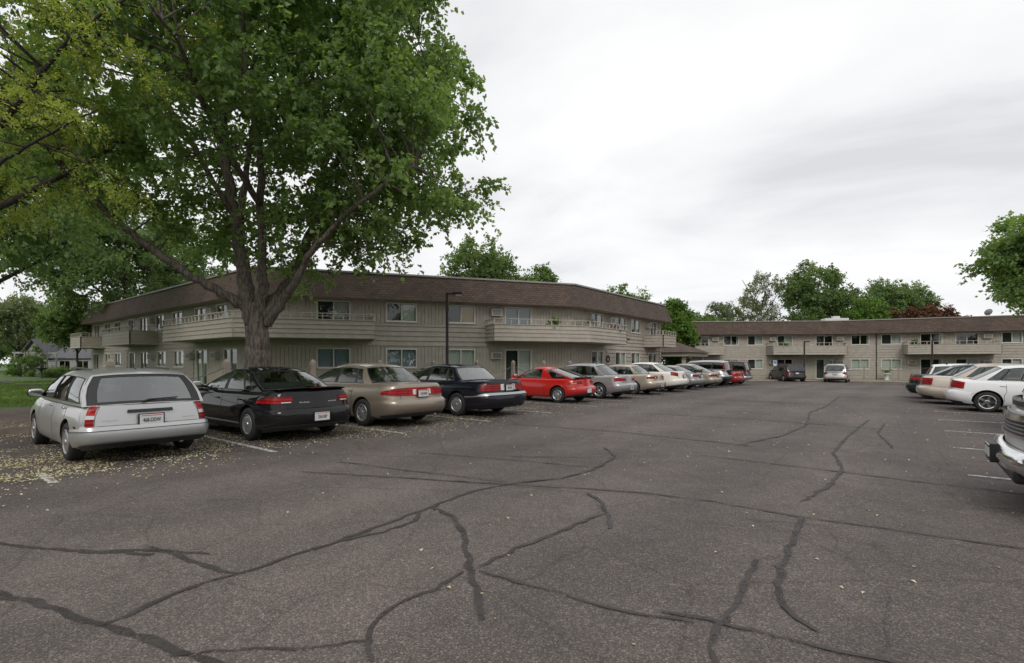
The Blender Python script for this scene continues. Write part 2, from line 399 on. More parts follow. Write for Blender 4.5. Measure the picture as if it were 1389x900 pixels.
def greenhouse(c, B, root):
    cols = c['cols']      # [(x at belt, x at roof rail)] rear -> front
    roof = c['roof']      # [(s 0..1 rear->front, z)]
    wb = c['gwb'] / 2; wr = c['gwr'] / 2; xr0, xr1 = cols[0][1], cols[-1][1]
    SUB = 4; cc = []
    for i in range(len(cols) - 1):
        for k in range(SUB): f = k / SUB; cc.append((cols[i][0] + (cols[i + 1][0] - cols[i][0]) * f, cols[i][1] + (cols[i + 1][1] - cols[i][1]) * f, i))
    cc.append((*cols[-1], len(cols) - 1))
    zro = lambda xx: interp(roof, (xx - xr0) / (xr1 - xr0))
    wrf = lambda xx: wr * (1 - c.get('rtaper', .05) * abs(2 * (xx - xr0) / (xr1 - xr0) - 1) ** 2)
    wbf = lambda xx: wb * (1 - c.get('btaper', .06) * abs(2 * (xx - cols[0][0]) / (cols[-1][0] - cols[0][0]) - 1) ** 2.2)
    ts = [0, .10, .3, .5, .7, .86, .93, 1]; WT = (1, 5)
    def side(i, t, sg):
        xb, xt, _ = cc[i]; x = xb + (xt - xb) * t
        zb = B.ztop(xb) - .012; zt = zro(xt)
        y = wbf(xb) + (wrf(xt) - wbf(xb)) * t + .045 * math.sin(PI * t) + (-.02 * max(0, t - .86) / .14)
        return Vector((x, sg * y, zb + (zt - zb) * t))
    shell = MB(); key = {}
    wins = c['windows']   # list of (col_i, col_j)
    glass = []
    for sg in (-1, 1):
        idx = {}
        for i in range(len(cc)):
            for j, t in enumerate(ts): idx[i, j] = side(i, t, sg)
        for i in range(len(cc) - 1):
            for j in range(len(ts) - 1):
                w = [q for q, (a, b) in enumerate(wins) if a * SUB <= i < b * SUB and WT[0] <= j < WT[1]]
                q = [idx[i, j], idx[i + 1, j], idx[i + 1, j + 1], idx[i, j + 1]]
                blk = any(a * SUB <= i < b * SUB for a, b in c.get('black', []))
                if not w: shell.add(q, [(0, 1, 2, 3)], 1 if (blk and 1 <= j < 5) else 0)
        for (a, b) in wins:
            g = MB(); vs = []; n = 0; nj = WT[1] - WT[0]
            for i in range(a * SUB, b * SUB + 1):
                for j in range(WT[0], WT[1] + 1): vs.append(idx[i, j])
            ni = (b - a) * SUB
            for i in range(ni):
                for j in range(nj): g.add([vs[i * (nj + 1) + j], vs[(i + 1) * (nj + 1) + j], vs[(i + 1) * (nj + 1) + j + 1], vs[i * (nj + 1) + j + 1]], [(0, 1, 2, 3)], 0)
            glass.append(('side_window', g, False))
            # rubber gasket just outside the pane
            ring = [idx[i, WT[0]] for i in range(a * SUB, b * SUB + 1)] + [idx[b * SUB, j] for j in range(WT[0] + 1, WT[1] + 1)] + [idx[i, WT[1]] for i in range(b * SUB - 1, a * SUB - 1, -1)] + [idx[a * SUB, j] for j in range(WT[1] - 1, WT[0] - 1, -1)]
            shell.tube([p + Vector((0, sg * .002, 0)) for p in ring], .008, 5, 2, cap=False)
    # front / rear faces
    ys = [-1, -.93, -.75, -.5, -.25, 0, .25, .5, .75, .93, 1]
    def endface(end, t, q):
        i = 0 if end == 0 else len(cc) - 1; xb, xt, _ = cc[i]; L_ = side(i, t, 1); dirx = -1 if end == 0 else 1
        bow = (c.get('rbow', .12) if end == 0 else c.get('fbow', .16)) * (1 - .35 * t)
        x = L_.x + dirx * bow * (1 - q * q); z = L_.z + c.get('rcrown', .045) * t ** 2 * (1 - abs(q) ** 2.6) + .02 * (1 - t) * (1 - q * q)
        x += dirx * c.get('bulge', .015) * math.sin(PI * t) * (1 - q * q)
        return Vector((x, L_.y * q, z))
    re = c.get('rw', (.10, .90)); we = [(0, re), (1, (.08, .92))]
    for end, (ra, rb) in we:
        tt = [0, ra, ra + (rb - ra) * .33, ra + (rb - ra) * .66, rb, 1]
        G = [[endface(end, t, q) for q in ys] for t in tt]
        g = MB(); border = MB()
        for j in range(len(tt) - 1):
            for i in range(len(ys) - 1):
                q = [G[j][i], G[j][i + 1], G[j + 1][i + 1], G[j + 1][i]]
                if 1 <= j <= 3 and 1 <= i <= len(ys) - 3 + 0: g.add(q, [(0, 1, 2, 3)], 0)
                else: shell.add(q, [(0, 1, 2, 3)], 1 if (end == 0 and c.get('rear_black') and j == 0 and False) else 0)
        ni = len(ys) - 2
        ring = [G[1][i] for i in range(1, ni + 1)] + [G[j][ni] for j in range(2, 5)] + [G[4][i] for i in range(ni - 1, 0, -1)] + [G[j][1] for j in range(3, 0, -1)]
        shell.tube(ring, .010, 5, 2, cap=False)
        glass.append(('rear_window' if end == 0 else 'windshield', g, end == 0 and c.get('rear_frit', False)))
    # roof
    S = [(x[1] - xr0) / (xr1 - xr0) for x in cc]
    R = []
    for k, sv in enumerate(S):
        row = []
        for q in ys:
            e0 = c.get('rbow', .12) * .65 * (1 - q * q); e1 = c.get('fbow', .16) * .65 * (1 - q * q)
            xx = xr0 + (xr1 - xr0) * sv; x = xx - e0 * (1 - sv) + e1 * sv
            y = side(k, 1, 1).y * q; z = zro(xx) + c.get('rcrown', .045) * (1 - abs(q) ** 2.6)
            row.append(Vector((x, y, z)))
        R.append(row)
    for k in range(len(S) - 1):
        for i in range(len(ys) - 1): shell.add([R[k][i], R[k + 1][i], R[k + 1][i + 1], R[k][i + 1]], [(0, 1, 2, 3)], 0)
    me = shell.mesh('roof', [c.get('roofpaint', c['paint']), M['black_trim'], M['black_trim']], fix=False)
    bm = bmesh.new(); bm.from_mesh(me); bmesh.ops.remove_doubles(bm, verts=bm.verts, dist=.0008)
    bmesh.ops.recalc_face_normals(bm, faces=bm.faces); bm.to_mesh(me); bm.free()
    me.polygons.foreach_set('use_smooth', [True] * len(me.polygons)); me.set_sharp_from_angle(angle=math.radians(46))
    ro = link('roof', me, root)
    gm = c.get('glass', M['car_glass'])
    for nm, g, frit in glass:
        me = g.mesh(nm, [gm if not (nm == 'side_window' and c.get('tint')) else M['dark_glass']], smooth=True, fix=False)
        bm = bmesh.new(); bm.from_mesh(me); bmesh.ops.remove_doubles(bm, verts=bm.verts, dist=.0008); bm.to_mesh(me); bm.free()
        go = link(nm, me, root)
    return side, endface, R, cc

def wheel(root, x, y, c, sg):
    r = c.get('wr', .31); w = .20; mb = MB()
    rr = c.get('rimr', .195); y0 = -w / 2; y1 = w / 2     # outer face at +y*sg
    prof = [(rr, y0 + .01), (rr + .03, y0), (r - .03, y0), (r - .008, y0 + .02), (r, y0 + .045), (r, y1 - .045), (r - .008, y1 - .02), (r - .03, y1), (rr + .03, y1), (rr, y1 - .01)]
    mb.lathe(prof, 36, 0)
    mb.lathe([(rr, y0 + .01), (rr, y1 - .01)], 36, 0)
    t = mb.build('wheel', M['rubber'], root, smooth=True, loc=(x, y, r)); t.data.set_sharp_from_angle(angle=math.radians(50))
    rm = MB(); f = sg; Y = lambda q: f * (w / 2 - q)
    kind = c.get('hub', 'cap')
    rm.lathe([(0.001, Y(.06)), (rr, Y(.06))], 30, 1)
    rm.lathe([(rr + .004, Y(.004)), (rr - .006, Y(-.004)), (rr - .022, Y(.008)), (rr - .026, Y(.06))], 32, 0)
    if kind == 'cap':
        ri = rr * .80; ro = rr - .018
        rm.lathe([(.001, Y(-.012)), (.04, Y(-.010)), (.05, Y(.004)), (ri * .8, Y(.0)), (ri, Y(.010))], 32, 0)
        n = c.get('slots', 16)
        for k in range(n):
            a0 = 2 * PI * (k + .0) / n; a1 = 2 * PI * (k + .62) / n
            q = []
            for rad, h in ((ri, .010), (ro, .012)):
                for a in (a0, a1): q.append((rad * math.cos(a), Y(h), rad * math.sin(a)))
            rm.add(q, [(0, 1, 3, 2)], 0)
    else:
        n = c.get('slots', 5); rm.lathe([(.001, Y(.0)), (.045, Y(.002)), (.06, Y(.014)), (.062, Y(.05))], 24, 0)
        for k in range(n):
            a = 2 * PI * k / n
            for hw0, hw1, hh in ((.030 if n < 8 else .018, .040 if n < 8 else .022, .012),):
                ca, sa = math.cos(a), math.sin(a)
                def T(u, v, h): return (u * ca - v * sa, Y(h), u * sa + v * ca)
                vs = [T(.04, -hw0, .012), T(.04, hw0, .012), T(rr - .02, hw1, .014), T(rr - .02, -hw1, .014), T(.04, -hw0 - .006, .05), T(.04, hw0 + .006, .05), T(rr - .02, hw1 + .006, .05), T(rr - .02, -hw1 - .006, .05)]
                rm.add(vs, [(0, 1, 2, 3), (0, 4, 5, 1), (2, 6, 7, 3), (1, 5, 6, 2), (0, 3, 7, 4)], 0)
    rm.build('rim', [c.get('rimmat', M['rim_silver']), M['black_trim']], t, angle=35)
    return t

def plate(root, pos, text, tilt=0, back=True):
    mb = MB(); mb.box((0, 0, 0), (.012, .305, .155), 0, bev=.005)
    o = mb.build('license_plate', M['plate_white'], root, loc=pos); o.rotation_euler = (0, tilt, 0)
    if not back: o.rotation_euler = (0, tilt, PI)
    if text:
        t = link('lettering', text_mesh(text, .085, M['plate_ink']), o, (-.0085, 0, -.008)); t.rotation_euler = (PI / 2, 0, -PI / 2); t.scale = (.62, 1, 1)
        s = MB(); s.box((0, 0, 0), (.002, .27, .010)); s.build('red_band', M['plate_red'], o, loc=(-.0072, 0, .062))
    return o

def ellipsoid(mb, c, r, mi=0, nu=14, nv=8, pw=1.0):
    vs = []; fs = []
    f = lambda q: math.copysign(abs(q) ** pw, q)
    for i in range(nv + 1):
        th = PI * i / nv
        for k in range(nu):
            a = 2 * PI * k / nu
            vs.append((c[0] + r[0] * f(math.sin(th)) * f(math.cos(a)), c[1] + r[1] * f(math.sin(th)) * f(math.sin(a)), c[2] + r[2] * f(math.cos(th))))
    for i in range(nv):
        for k in range(nu): fs.append((i * nu + k, i * nu + (k + 1) % nu, (i + 1) * nu + (k + 1) % nu, (i + 1) * nu + k))
    mb.add(vs, fs, mi)

def make_car(c, name, label, group, x, y, heading, z=None):
    """heading: direction the front points (radians); x, y = centre of the REAR bumper line"""
    cat = c.get('cat', 'car')
    root = empty(name, (x, y, gz(y) if z is None else z), heading)
    tag(root, label, cat, group)
    B = Body(c); L = c['L']; W = B.W
    build_body(c, B, root)
    side, endface, R, cc = greenhouse(c, B, root)
    for xx in (c['ro'], c['ro'] + c['wb']):
        for sg in (-1, 1): wheel(root, xx, sg * (W - .115), c, sg)
    near = c.get('near', 1)
    # seams of doors, lid and fuel flap
    for xd, z0, z1 in c.get('seams', []):
        for sg in (-1, 1):
            sm = MB(); B.xpatch(sm, xd - .005, xd + .005, z0, z1, sg, off=.0018, nt=8, na=1, depth=.004); sm.build('panel_gap', M['seam'], root)
    for a0, a1, t0, t1 in c.get('lidseams', []): sm = MB(); B.patch(sm, a0, a1, t0, t1, off=.0018, nt=2, depth=.004); sm.build('panel_gap', M['seam'], root)
    # door handles
    for xh in c.get('handles', []):
        for sg in (-1, 1):
            h = MB(); zz = c.get('hz', .80); t = B.tz(xh, zz); p = B.P(sg * B.ax(xh, t), t); n = B.N(sg * B.ax(xh, t), t)
            h.box((p.x, p.y + sg * .016, p.z), (.15, .022, .028), 0, bev=.009)
            h.build('door_handle', c.get('handlemat', c['paint']), root, smooth=True)
    if 'mould' in c:
        z0, z1, mt, segs = c['mould']
        for sg in (-1, 1):
            for x0, x1 in segs: mo = MB(); B.xpatch(mo, x0, x1, z0, z1, sg, off=.012, nt=2, na=10, depth=.02); mo.build('side_moulding', mt, root, smooth=False, angle=40)
    r_arch = c.get('wr', .31) + c.get('gap', .05) + .02
    for nm, t0, t1, a0, a1, off, mt in c.get('bumpers', []):
        lim = B.ax(c['ro'] - r_arch, .3) if nm.startswith('rear') else 9
        a0, a1 = max(a0, -lim), min(a1, lim)
        bp = MB(); B.patch(bp, a0, a1, t0, t1, off=off * 1.15, nt=8, na=int(abs(a1 - a0) * 9), depth=.06, rnd=True); bp.build(nm, mt, root, angle=60)
    for nm, t0, t1, a0, a1, off, mt in c.get('strips', []):
        lim = B.ax(c['ro'] - r_arch, .3) if nm.startswith('bumper') else 9
        a0, a1 = max(a0, -lim), min(a1, lim)
        bp = MB(); B.patch(bp, a0, a1, t0, t1, off=off, nt=2, depth=.03); bp.build(nm, mt, root, angle=50)
    # lamps: (name, a0, a1, t0, t1, material, mirrored?)
    for nm, a0, a1, t0, t1, mt, *mr in c.get('lamps', []):
        for sg in ((1, -1) if not mr or mr[0] else (1,)):
            lp = MB(); B.patch(lp, sg * a0, sg * a1, t0, t1, off=.012 + (mr[1] if len(mr) > 1 else 0), nt=5, depth=.03); lp.build(nm, mt, root, angle=50)
    # boot lock, tow-eye level valance
    if c.get('valance', True):
        v_ = MB(); lim = B.ax(c['ro'] - r_arch, .05); B.patch(v_, -min(1.9, lim), min(1.9, lim), .0, .085, off=.046, nt=2, na=20, depth=.06); v_.build('rear_valance', M['black_trim'], root, angle=50)
    # plate
    if 'plate' in c:
        pr = MB(); pr.box((c['plate'][0] + .010, c['plate'][3] if len(c['plate']) > 3 else 0, c['plate'][1]), (.012, .345, .185), 0, bev=.006); pr.build('plate_frame', M['black_trim'], root)
        px_, pz, txt = c['plate'][:3]; plate(root, (px_, c['plate'][3] if len(c['plate']) > 3 else 0, pz), txt)
    # mirrors
    xm = c['cols'][-1][0] - .22; zm = B.ztop(xm) + .10
    for sg in (-1, 1):
        m = MB(); wy = W + .045; ellipsoid(m, (xm, sg * wy, zm), (.06, .115, .075), 0, pw=.6)
        m.tube([(xm + .04, sg * (wy - .22), zm - .06), (xm + .02, sg * (wy - .08), zm - .03)], .03, 8)
        mo = m.build('side_mirror', c.get('mirmat', c['paint']), root, smooth=True)
        g = MB(); ellipsoid(g, (xm - .060, sg * wy, zm), (.008, .10, .065), 0, pw=.6); g.build('mirror_glass', M['chrome'], mo, smooth=True)
    # cabin
    zs = c['beltz']; ri = c['roof'][1][1]
    for xs_, n in c.get('seats', [(c['cols'][-1][0] - 1.15, 2), (c['cols'][-1][0] - 2.0, 1)]):
        if n == 2:
            for sg in (-1, 1):
                s_ = MB(); s_.box((xs_, sg * .36, zs + .02), (.14, .48, .40), 0, bev=.06); s_.box((xs_ - .02, sg * .36, zs + .30), (.09, .26, .16), 0, bev=.04)
                s_.build('front_seat', M['seat_grey'], root, smooth=True)
        else:
            s_ = MB(); s_.box((xs_, 0, zs + .0), (.16, 1.2, .30), 0, bev=.06); s_.build('rear_seat', M['seat_grey'], root, smooth=True)
    d = MB(); d.box((c['cols'][-1][0] - .28, 0, zs - .02), (.4, c['gwb'] - .22, .12), 0, bev=.05); d.build('dashboard', M['interior_dark'], root)
    if c.get('exhaust', True):
        e = MB(); e.tube([(.08, -.42, .25), (.5, -.42, .26)], .025, 10); e.build('exhaust_pipe', M['rim_silver'], root, smooth=True)
    return root, B, side, endface, R

def script_badge(root, B, a, t, w, h, mat):
    """a small metal name badge: low relief strokes, unreadable in the photo"""
    mb = MB(); n = 7; r = random.Random(int(a * 100 + t * 1000))
    for k in range(n):
        aa = a + w * (k / n); B.patch(mb, aa, aa + w / n * .6, t, t + h * r.uniform(.6, 1), off=.005, na=1, nt=1, depth=.006)
    mb.build('badge', mat, root)

def base_sedan(**k):
    L = k['L']; ro, wb = k['ro'], k['wb']; dz = k.get('deck', .95); bz = k.get('beltz', .94); hz = k.get('hood', .90)
    gx0 = k.get('gx0', .95); gx1 = k.get('gx1', L - 1.35); H = k['H']
    rr0 = k.get('rr0', gx0 + .62); rr1 = k.get('rr1', gx1 - .78)
    c = dict(
        top=[(0, dz - .03), (.12, dz), (gx0, bz + .01), ((gx0 + gx1) / 2, bz), (gx1, bz), (gx1 + .35, hz - .01), (L - .5, hz - .14), (L - .12, hz - .22), (L, hz - .26)],
        rear=[(0, .12), (.08, .05), (.2, .0), (.42, .0), (.47, .015), (.5, .06), (.55, .07), (.8, .10), (.95, .12), (1, .15)],
        front=[(0, .15), (.1, .04), (.3, 0), (.6, .01), (.7, .06), (1, .16)],
        roof=[(0, H - .05), (.3, H - .008), (.55, H), (.85, H - .035), (1, H - .075)],
        gwb=k['W'] - .20, gwr=k['W'] - .62, beltz=bz)
    b0 = (rr1 + gx1) * .5
    Wg = gx1 - gx0; f = Wg / 2.64; g = (rr1 - rr0) / 1.24
    c['cols'] = k.get('cols') or [(gx0, rr0), (gx0 + .26 * f, rr0 + .03 * g), (gx0 + .52 * f, rr0 + .14 * g), (gx0 + .57 * f, rr0 + .18 * g), (gx0 + 1.34 * f, rr0 + .63 * g), (gx0 + 1.43 * f, rr0 + .70 * g), (gx1 - .13, rr1 - .04), (gx1, rr1)]
    # rear edge .. C pillar .. quarter light .. rear door .. B pillar .. front door .. A pillar
    c['windows'] = [(1, 2), (3, 4), (5, 6)]; c['black'] = [(2, 3), (4, 5)]
    xs = c['cols']
    c['seams'] = [((xs[4][0] + xs[5][0]) / 2, .24, bz - .03), (xs[6][0] + .02, .24, bz - .03), (ro + .42, .32, bz - .03)]
    c['handles'] = [xs[2][0] + .13, xs[5][0] + .14]
    c['lidseams'] = [(-1.0, 1.0, .497, .509), (-1.0, -.985, .5, .995), (.985, 1.0, .5, .995)]
    c.update(k); return c
# ---------------------------------------------------------------- the cars of this lot
P_ = dict(silver=paint('paint_silver', (.50, .50, .50), .5, .3), black=paint('paint_black', (.008, .008, .009), 0, .25, 1),
          tan=paint('paint_tan', (.29, .24, .19), .5, .32), darkblue=paint('paint_navy', (.009, .010, .016), 0, .22, 1),
          red=paint('paint_red', (.50, .012, .009), 0, .28, 1), silver2=paint('paint_pewter', (.38, .37, .37), .5, .32),
          gold=paint('paint_gold', (.46, .40, .33), .45, .32), pearl=paint('paint_pearl', (.80, .77, .70), 0, .25, 1),
          grey=paint('paint_grey', (.30, .30, .31), .4, .3), champagne=paint('paint_champagne', (.36, .32, .27), .45, .34),
          white=paint('paint_white', (.80, .80, .80), 0, .25, .9), maroon=paint('paint_maroon', (.05, .012, .014), .1, .3),
          plum=paint('paint_plum', (.045, .036, .040), .3, .3), cherry=paint('paint_cherry', (.38, .015, .015), 0, .3, .9),
          beige=paint('paint_beige', (.52, .45, .38), .4, .32), green=paint('paint_dark_green', (.012, .022, .022), 0, .22, 1))
ROW = 'cars parked in the left row'; RROW = 'cars parked in the right row'
H0 = PI   # left row noses point to -x
blk = M['black_trim']; RL, RLL, RLD, AM, CL = M['red_lens'], M['red_lens_light'], M['red_lens_dark'], M['amber_lens'], M['clear_lens']

def lights_front(c, t0=.62, t1=.84):
    c.setdefault('lamps', []); c['lamps'] += [('headlight', 3.25, 4.55, t0, t1, CL)]
    c.setdefault('strips', []); c['strips'] += [('grille', t0, t1 - .02, 4.75, 5.0, .006, blk), ('grille', t0, t1 - .02, -5.0, -4.75, .006, blk)]
    return c

def wagon_spec(**k):
    L, H = k['L'], k['H']; bz = k.get('beltz', .90); hz = k.get('hood', .88); gx1 = k.get('gx1', L - 1.22); rr1 = k.get('rr1', gx1 - .75); rt = k.get('rr0', .62); rb = k.get('gx0', .30)
    c = dict(top=[(0, bz - .02), (.2, bz), (gx1, bz + .01), (gx1 + .3, hz), (L - .5, hz - .10), (L - .1, hz - .2), (L, hz - .24)],
        rear=[(0, .12), (.08, .03), (.2, .0), (.42, .0), (.47, .02), (.5, .07), (.6, .09), (1, .19)],
        front=[(0, .15), (.1, .04), (.3, 0), (.6, .01), (.7, .05), (1, .15)],
        roof=[(0, H - .05), (.2, H - .015), (.5, H), (.85, H - .03), (1, H - .07)], gwb=k['W'] - .13, gwr=k['W'] - .42, beltz=bz, rbow=.10, rw=(.05, .86), btaper=.03)
    n = gx1 - rb; m = rr1 - rt
    c['cols'] = [(rb, rt), (rb + .10, rt + .07), (rb + n * .28, rt + m * .26), (rb + n * .31, rt + m * .29), (rb + n * .57, rt + m * .60), (rb + n * .60, rt + m * .64), (gx1 - .12, rr1 - .04), (gx1, rr1)]
    c['windows'] = [(1, 2), (3, 4), (5, 6)]; c['black'] = [(2, 3), (4, 5)]
    x = c['cols']
    c['seams'] = [(x[4][0] + .03, .24, bz - .03), (x[6][0] + .02, .24, bz - .03), (x[2][0] + .06, .50, bz - .03)]
    c['handles'] = [x[3][0] + .12, x[5][0] + .14]; c['lidseams'] = [(-1.0, 1.0, .505, .51)]
    c['seats'] = [(gx1 - 1.0, 2), (gx1 - 1.85, 1)]
    c.update(k); return c

# 1 silver station wagon --------------------------------------------------
c = wagon_spec(L=4.34, W=1.70, H=1.36, rw=(.04, .92), tint=True, glass=M['sky_glass'], wb=2.50, ro=.98, wr=.295, rimr=.185, hub='cap', slots=22, beltz=.87, paint=P_['silver'], gx0=.23, rr0=.56, gx1=3.10, mirmat=blk,
    cr=.26, yc=.80, bow=.06, gwb=1.62, gwr=1.32, bumpers=[('rear_bumper', .06, .46, -2.18, 2.18, .035, P_['silver'])],
    rear=[(0, .10), (.08, .02), (.2, .0), (.44, .0), (.47, .02), (.5, .05), (.6, .06), (1, .10)],
    strips=[('bumper_line', .385, .398, -2.1, 2.1, .040, M['seam']), ('tailgate_garnish', .80, .88, -.46, .46, .030, blk)],
    lamps=[('tail_light', 1.10, 1.46, .51, .68, RL), ('tail_light', 1.10, 1.46, .77, .985, RLL), ('reversing_light', 1.10, 1.46, .68, .77, CL)],
    lidseams=[(-.995, .995, .50, .508), (-1.09, -1.07, .5, .99), (1.07, 1.09, .5, .99)], plate=(.02, .635, '468-DDW', .0), handlemat=M['chrome'])
lights_front(c)
r, B, side, ef, R = make_car(c, 'station_wagon', 'silver station wagon nearest the camera at the left end of the row', ROW, -9.05, 2.60, H0)
# dark frit round the tailgate glass
w = MB(); 
w.tube([tuple(ef(0, .13, -.02) + Vector((-.03, 0, .0))), tuple(ef(0, .17, -.5) + Vector((-.03, 0, 0)))], .010, 6); w.tube([tuple(ef(0, .10, .12) + Vector((-.03, 0, -.02))), tuple(ef(0, .13, -.02) + Vector((-.032, 0, 0)))], .017, 6)
w.build('wiper', blk, r)
fr = MB(); n = 24
for (qa, qb, ta, tb) in ((-.93, -.78, .04, .92), (.78, .93, .04, .92), (-.78, .78, .86, .92), (-.78, .78, .04, .11)):
    for i in range(6):
        for j in range(4):
            q = [ef(0, ta + (tb - ta) * (j + dj) / 4, qa + (qb - qa) * (i + di) / 6) + Vector((-.005, 0, 0)) for di, dj in ((0, 0), (1, 0), (1, 1), (0, 1))]
            fr.add(q, [(0, 1, 2, 3)])
fr.build('window_border', blk, r)
for sg in (-1, 1): rk = MB(); rk.tube([(1.0, sg * .52, 1.385), (1.4, sg * .53, 1.41), (2.1, sg * .53, 1.41), (2.3, sg * .52, 1.395)], .012, 6); rk.build('roof_rail', blk, r)
an = MB(); ellipsoid(an, (.80, 0, 1.40), (.02, .012, .012)); an.build('washer_jet', blk, r)
script_badge(r, B, .62, .62, .30, .035, M['rim_silver']); script_badge(r, B, -.92, .60, .28, .022, M['rim_silver'])
for sg in (-1, 1): mk = MB(); B.xpatch(mk, .42, .50, .53, .57, sg, off=.008); mk.build('side_marker', RLD, r)

# 2 black sedan -------------------------------------------------------------
c = base_sedan(L=4.75, W=1.81, H=1.37, wb=2.74, ro=1.07, wr=.315, rimr=.19, hub='cap', slots=18, paint=P_['black'], deck=.97, beltz=.93, hood=.86,
    gx0=.72, rr0=1.62, gx1=3.62, rr1=2.55, gwr=1.20, yc=.66, cr=.55, bow=.16, rbow=.16, bumpers=[('rear_bumper', .05, .50, -2.2, 2.2, .03, P_['black'])],
    strips=[('bumper_line', .30, .315, -1.4, 1.4, .036, M['seam'])],
    lamps=[('tail_light', .86, 2.02, [(0, .66), (.5, .66), (1, .72)], [(0, .84), (.45, .85), (1, .80)], RL), ('tail_light_bar', .9, 1.8, .735, .76, RLL, True, .004), ('reversing_light', .9, 1.2, .675, .70, CL, True, .004)],
    plate=(-.05, .47, '326-DEP', -.02), mirmat=P_['black'], mould=(.31, .33, M['rim_silver'], [(1.48, 3.4)]), hz=.78)
lights_front(c)
r, B, side, ef, R = make_car(c, 'black_coupe_sedan', 'black sedan with boot spoiler between the silver wagon and the tan sedan', ROW, -8.88, 5.28, H0)
sp = MB(); vs = []
for i in range(21):
    q = -1 + i / 10; y = q * .70; x = .10 + .16 * q * q; z0 = .985 - .03 * abs(q) ** 3
    vs += [(x, y, z0 + .02), (x - .015, y, z0 + .045), (x + .16, y, z0 + .03), (x + .18, y, z0 - .01)]
fs = [(i * 4 + k, (i + 1) * 4 + k, (i + 1) * 4 + (k + 1) % 4, i * 4 + (k + 1) % 4) for i in range(20) for k in range(4)]
sp.add(vs, fs); sp.build('spoiler', P_['black'], r, smooth=True)
bl = MB(); bl.box((.085, -.0, 1.018), (.02, .30, .022), bev=.006); bl.build('brake_light', RLD, r)
script_badge(r, B, .30, .66, .34, .035, M['rim_silver']); script_badge(r, B, -.72, .66, .34, .03, M['rim_silver'])

# 3 tan sedan ---------------------------------------------------------------
c = base_sedan(L=4.94, W=1.84, H=1.44, wb=2.77, ro=1.18, wr=.32, rimr=.20, hub='spoke', slots=9, paint=P_['tan'], deck=1.0, beltz=.97, hood=.92,
    gx0=.98, rr0=1.50, gx1=3.72, rr1=2.85, gwr=1.22, yc=.68, cr=.5, bow=.14, bumpers=[('rear_bumper', .05, .50, -2.16, 2.16, .035, P_['tan'])],
    lamps=[('tail_light', .62, 1.85, [(0, .62), (.6, .64), (1, .70)], [(0, .88), (.6, .86), (1, .78)], RL), ('tail_light', .24, .62, .62, .88, RLL), ('reversing_light', .30, .46, .66, .82, CL, True, .003)],
    plate=(.03, .775, '129-SWD', .0), hz=.82)
lights_front(c)
r, B, side, ef, R = make_car(c, 'tan_sedan', 'tan sedan with red lamps across the boot, behind the black sedan with spoiler', ROW, -8.93, 7.98, H0)
lb = MB(); B.patch(lb, -.24, .24, .62, .88, off=.008, nt=3); lb.build('tail_light', RL, r)
for sg in (-1, 1): mf = MB(); mf.box((.80, sg * .80, .27), (.012, .2, .2)); mf.build('mudflap', M['rubber'], r)

# 4 dark navy sedan ---------------------------------------------------------
c = base_sedan(L=5.08, glass=M['sky_glass'], W=1.89, H=1.41, wb=2.81, ro=1.22, wr=.325, rimr=.20, hub='cap', slots=26, paint=P_['darkblue'], deck=.985, beltz=.95, hood=.92,
    gx0=1.12, rr0=1.58, gx1=3.82, rr1=2.98, gwr=1.30, yc=.72, cr=.42, bow=.10, rbow=.08, bumpers=[('rear_bumper', .05, .50, -2.16, 2.16, .045, P_['darkblue'])],
    strips=[('bumper_strip', .44, .485, -2.14, 2.14, .06, M['rim_silver'])],
    lamps=[('tail_light', .50, 1.70, .64, .88, RL), ('reversing_light', .28, .50, .64, .88, CL)], plate=(.035, .80, '428 GKL', 0), hz=.82,
    mould=(.44, .47, M['rim_silver'], [(1.66, 3.6)]), handlemat=M['chrome'])
lights_front(c)
make_car(c, 'navy_sedan', 'near-black navy sedan with small square boot lamps, beside the lamp post', ROW, -8.72, 10.98, H0)

# 5 red coupe ---------------------------------------------------------------
c = base_sedan(L=4.21, W=1.70, H=1.31, wb=2.45, ro=.86, wr=.30, rimr=.19, hub='spoke', slots=7, paint=P_['red'], deck=.92, beltz=.88, hood=.80,
    gx0=.22, rr0=1.50, gx1=3.02, rr1=2.20, gwb=1.50, gwr=1.12, yc=.66, cr=.5, bow=.14, rbow=.14, rw=(.06, .93),
    cols=[(.22, 1.50), (.34, 1.51), (.62, 1.52), (1.10, 1.53), (1.40, 1.60), (1.62, 1.66), (2.88, 2.16), (3.02, 2.20)], windows=[(1, 3), (5, 6)], black=[],
    bumpers=[('rear_bumper', .04, .50, -2.15, 2.15, .03, P_['red'])],
    lamps=[('tail_light', .55, 1.75, [(0, .66), (1, .70)], [(0, .86), (1, .80)], RLD), ('turn_signal', 1.15, 1.55, .70, .78, AM, True, .004)],
    plate=(-.035, .45, ''), seams=[(1.50, .24, .84), (2.92, .24, .84)], handles=[1.66], hz=.74, seats=[(1.9, 2)])
lights_front(c)
r, B, side, ef, R = make_car(c, 'red_coupe', 'bright red low coupe with fastback rear glass', ROW, -9.35, 16.45, H0)
sp = MB(); sp.box((.20, 0, .945), (.16, 1.34, .03), bev=.012); sp.build('spoiler', blk, r, smooth=True)

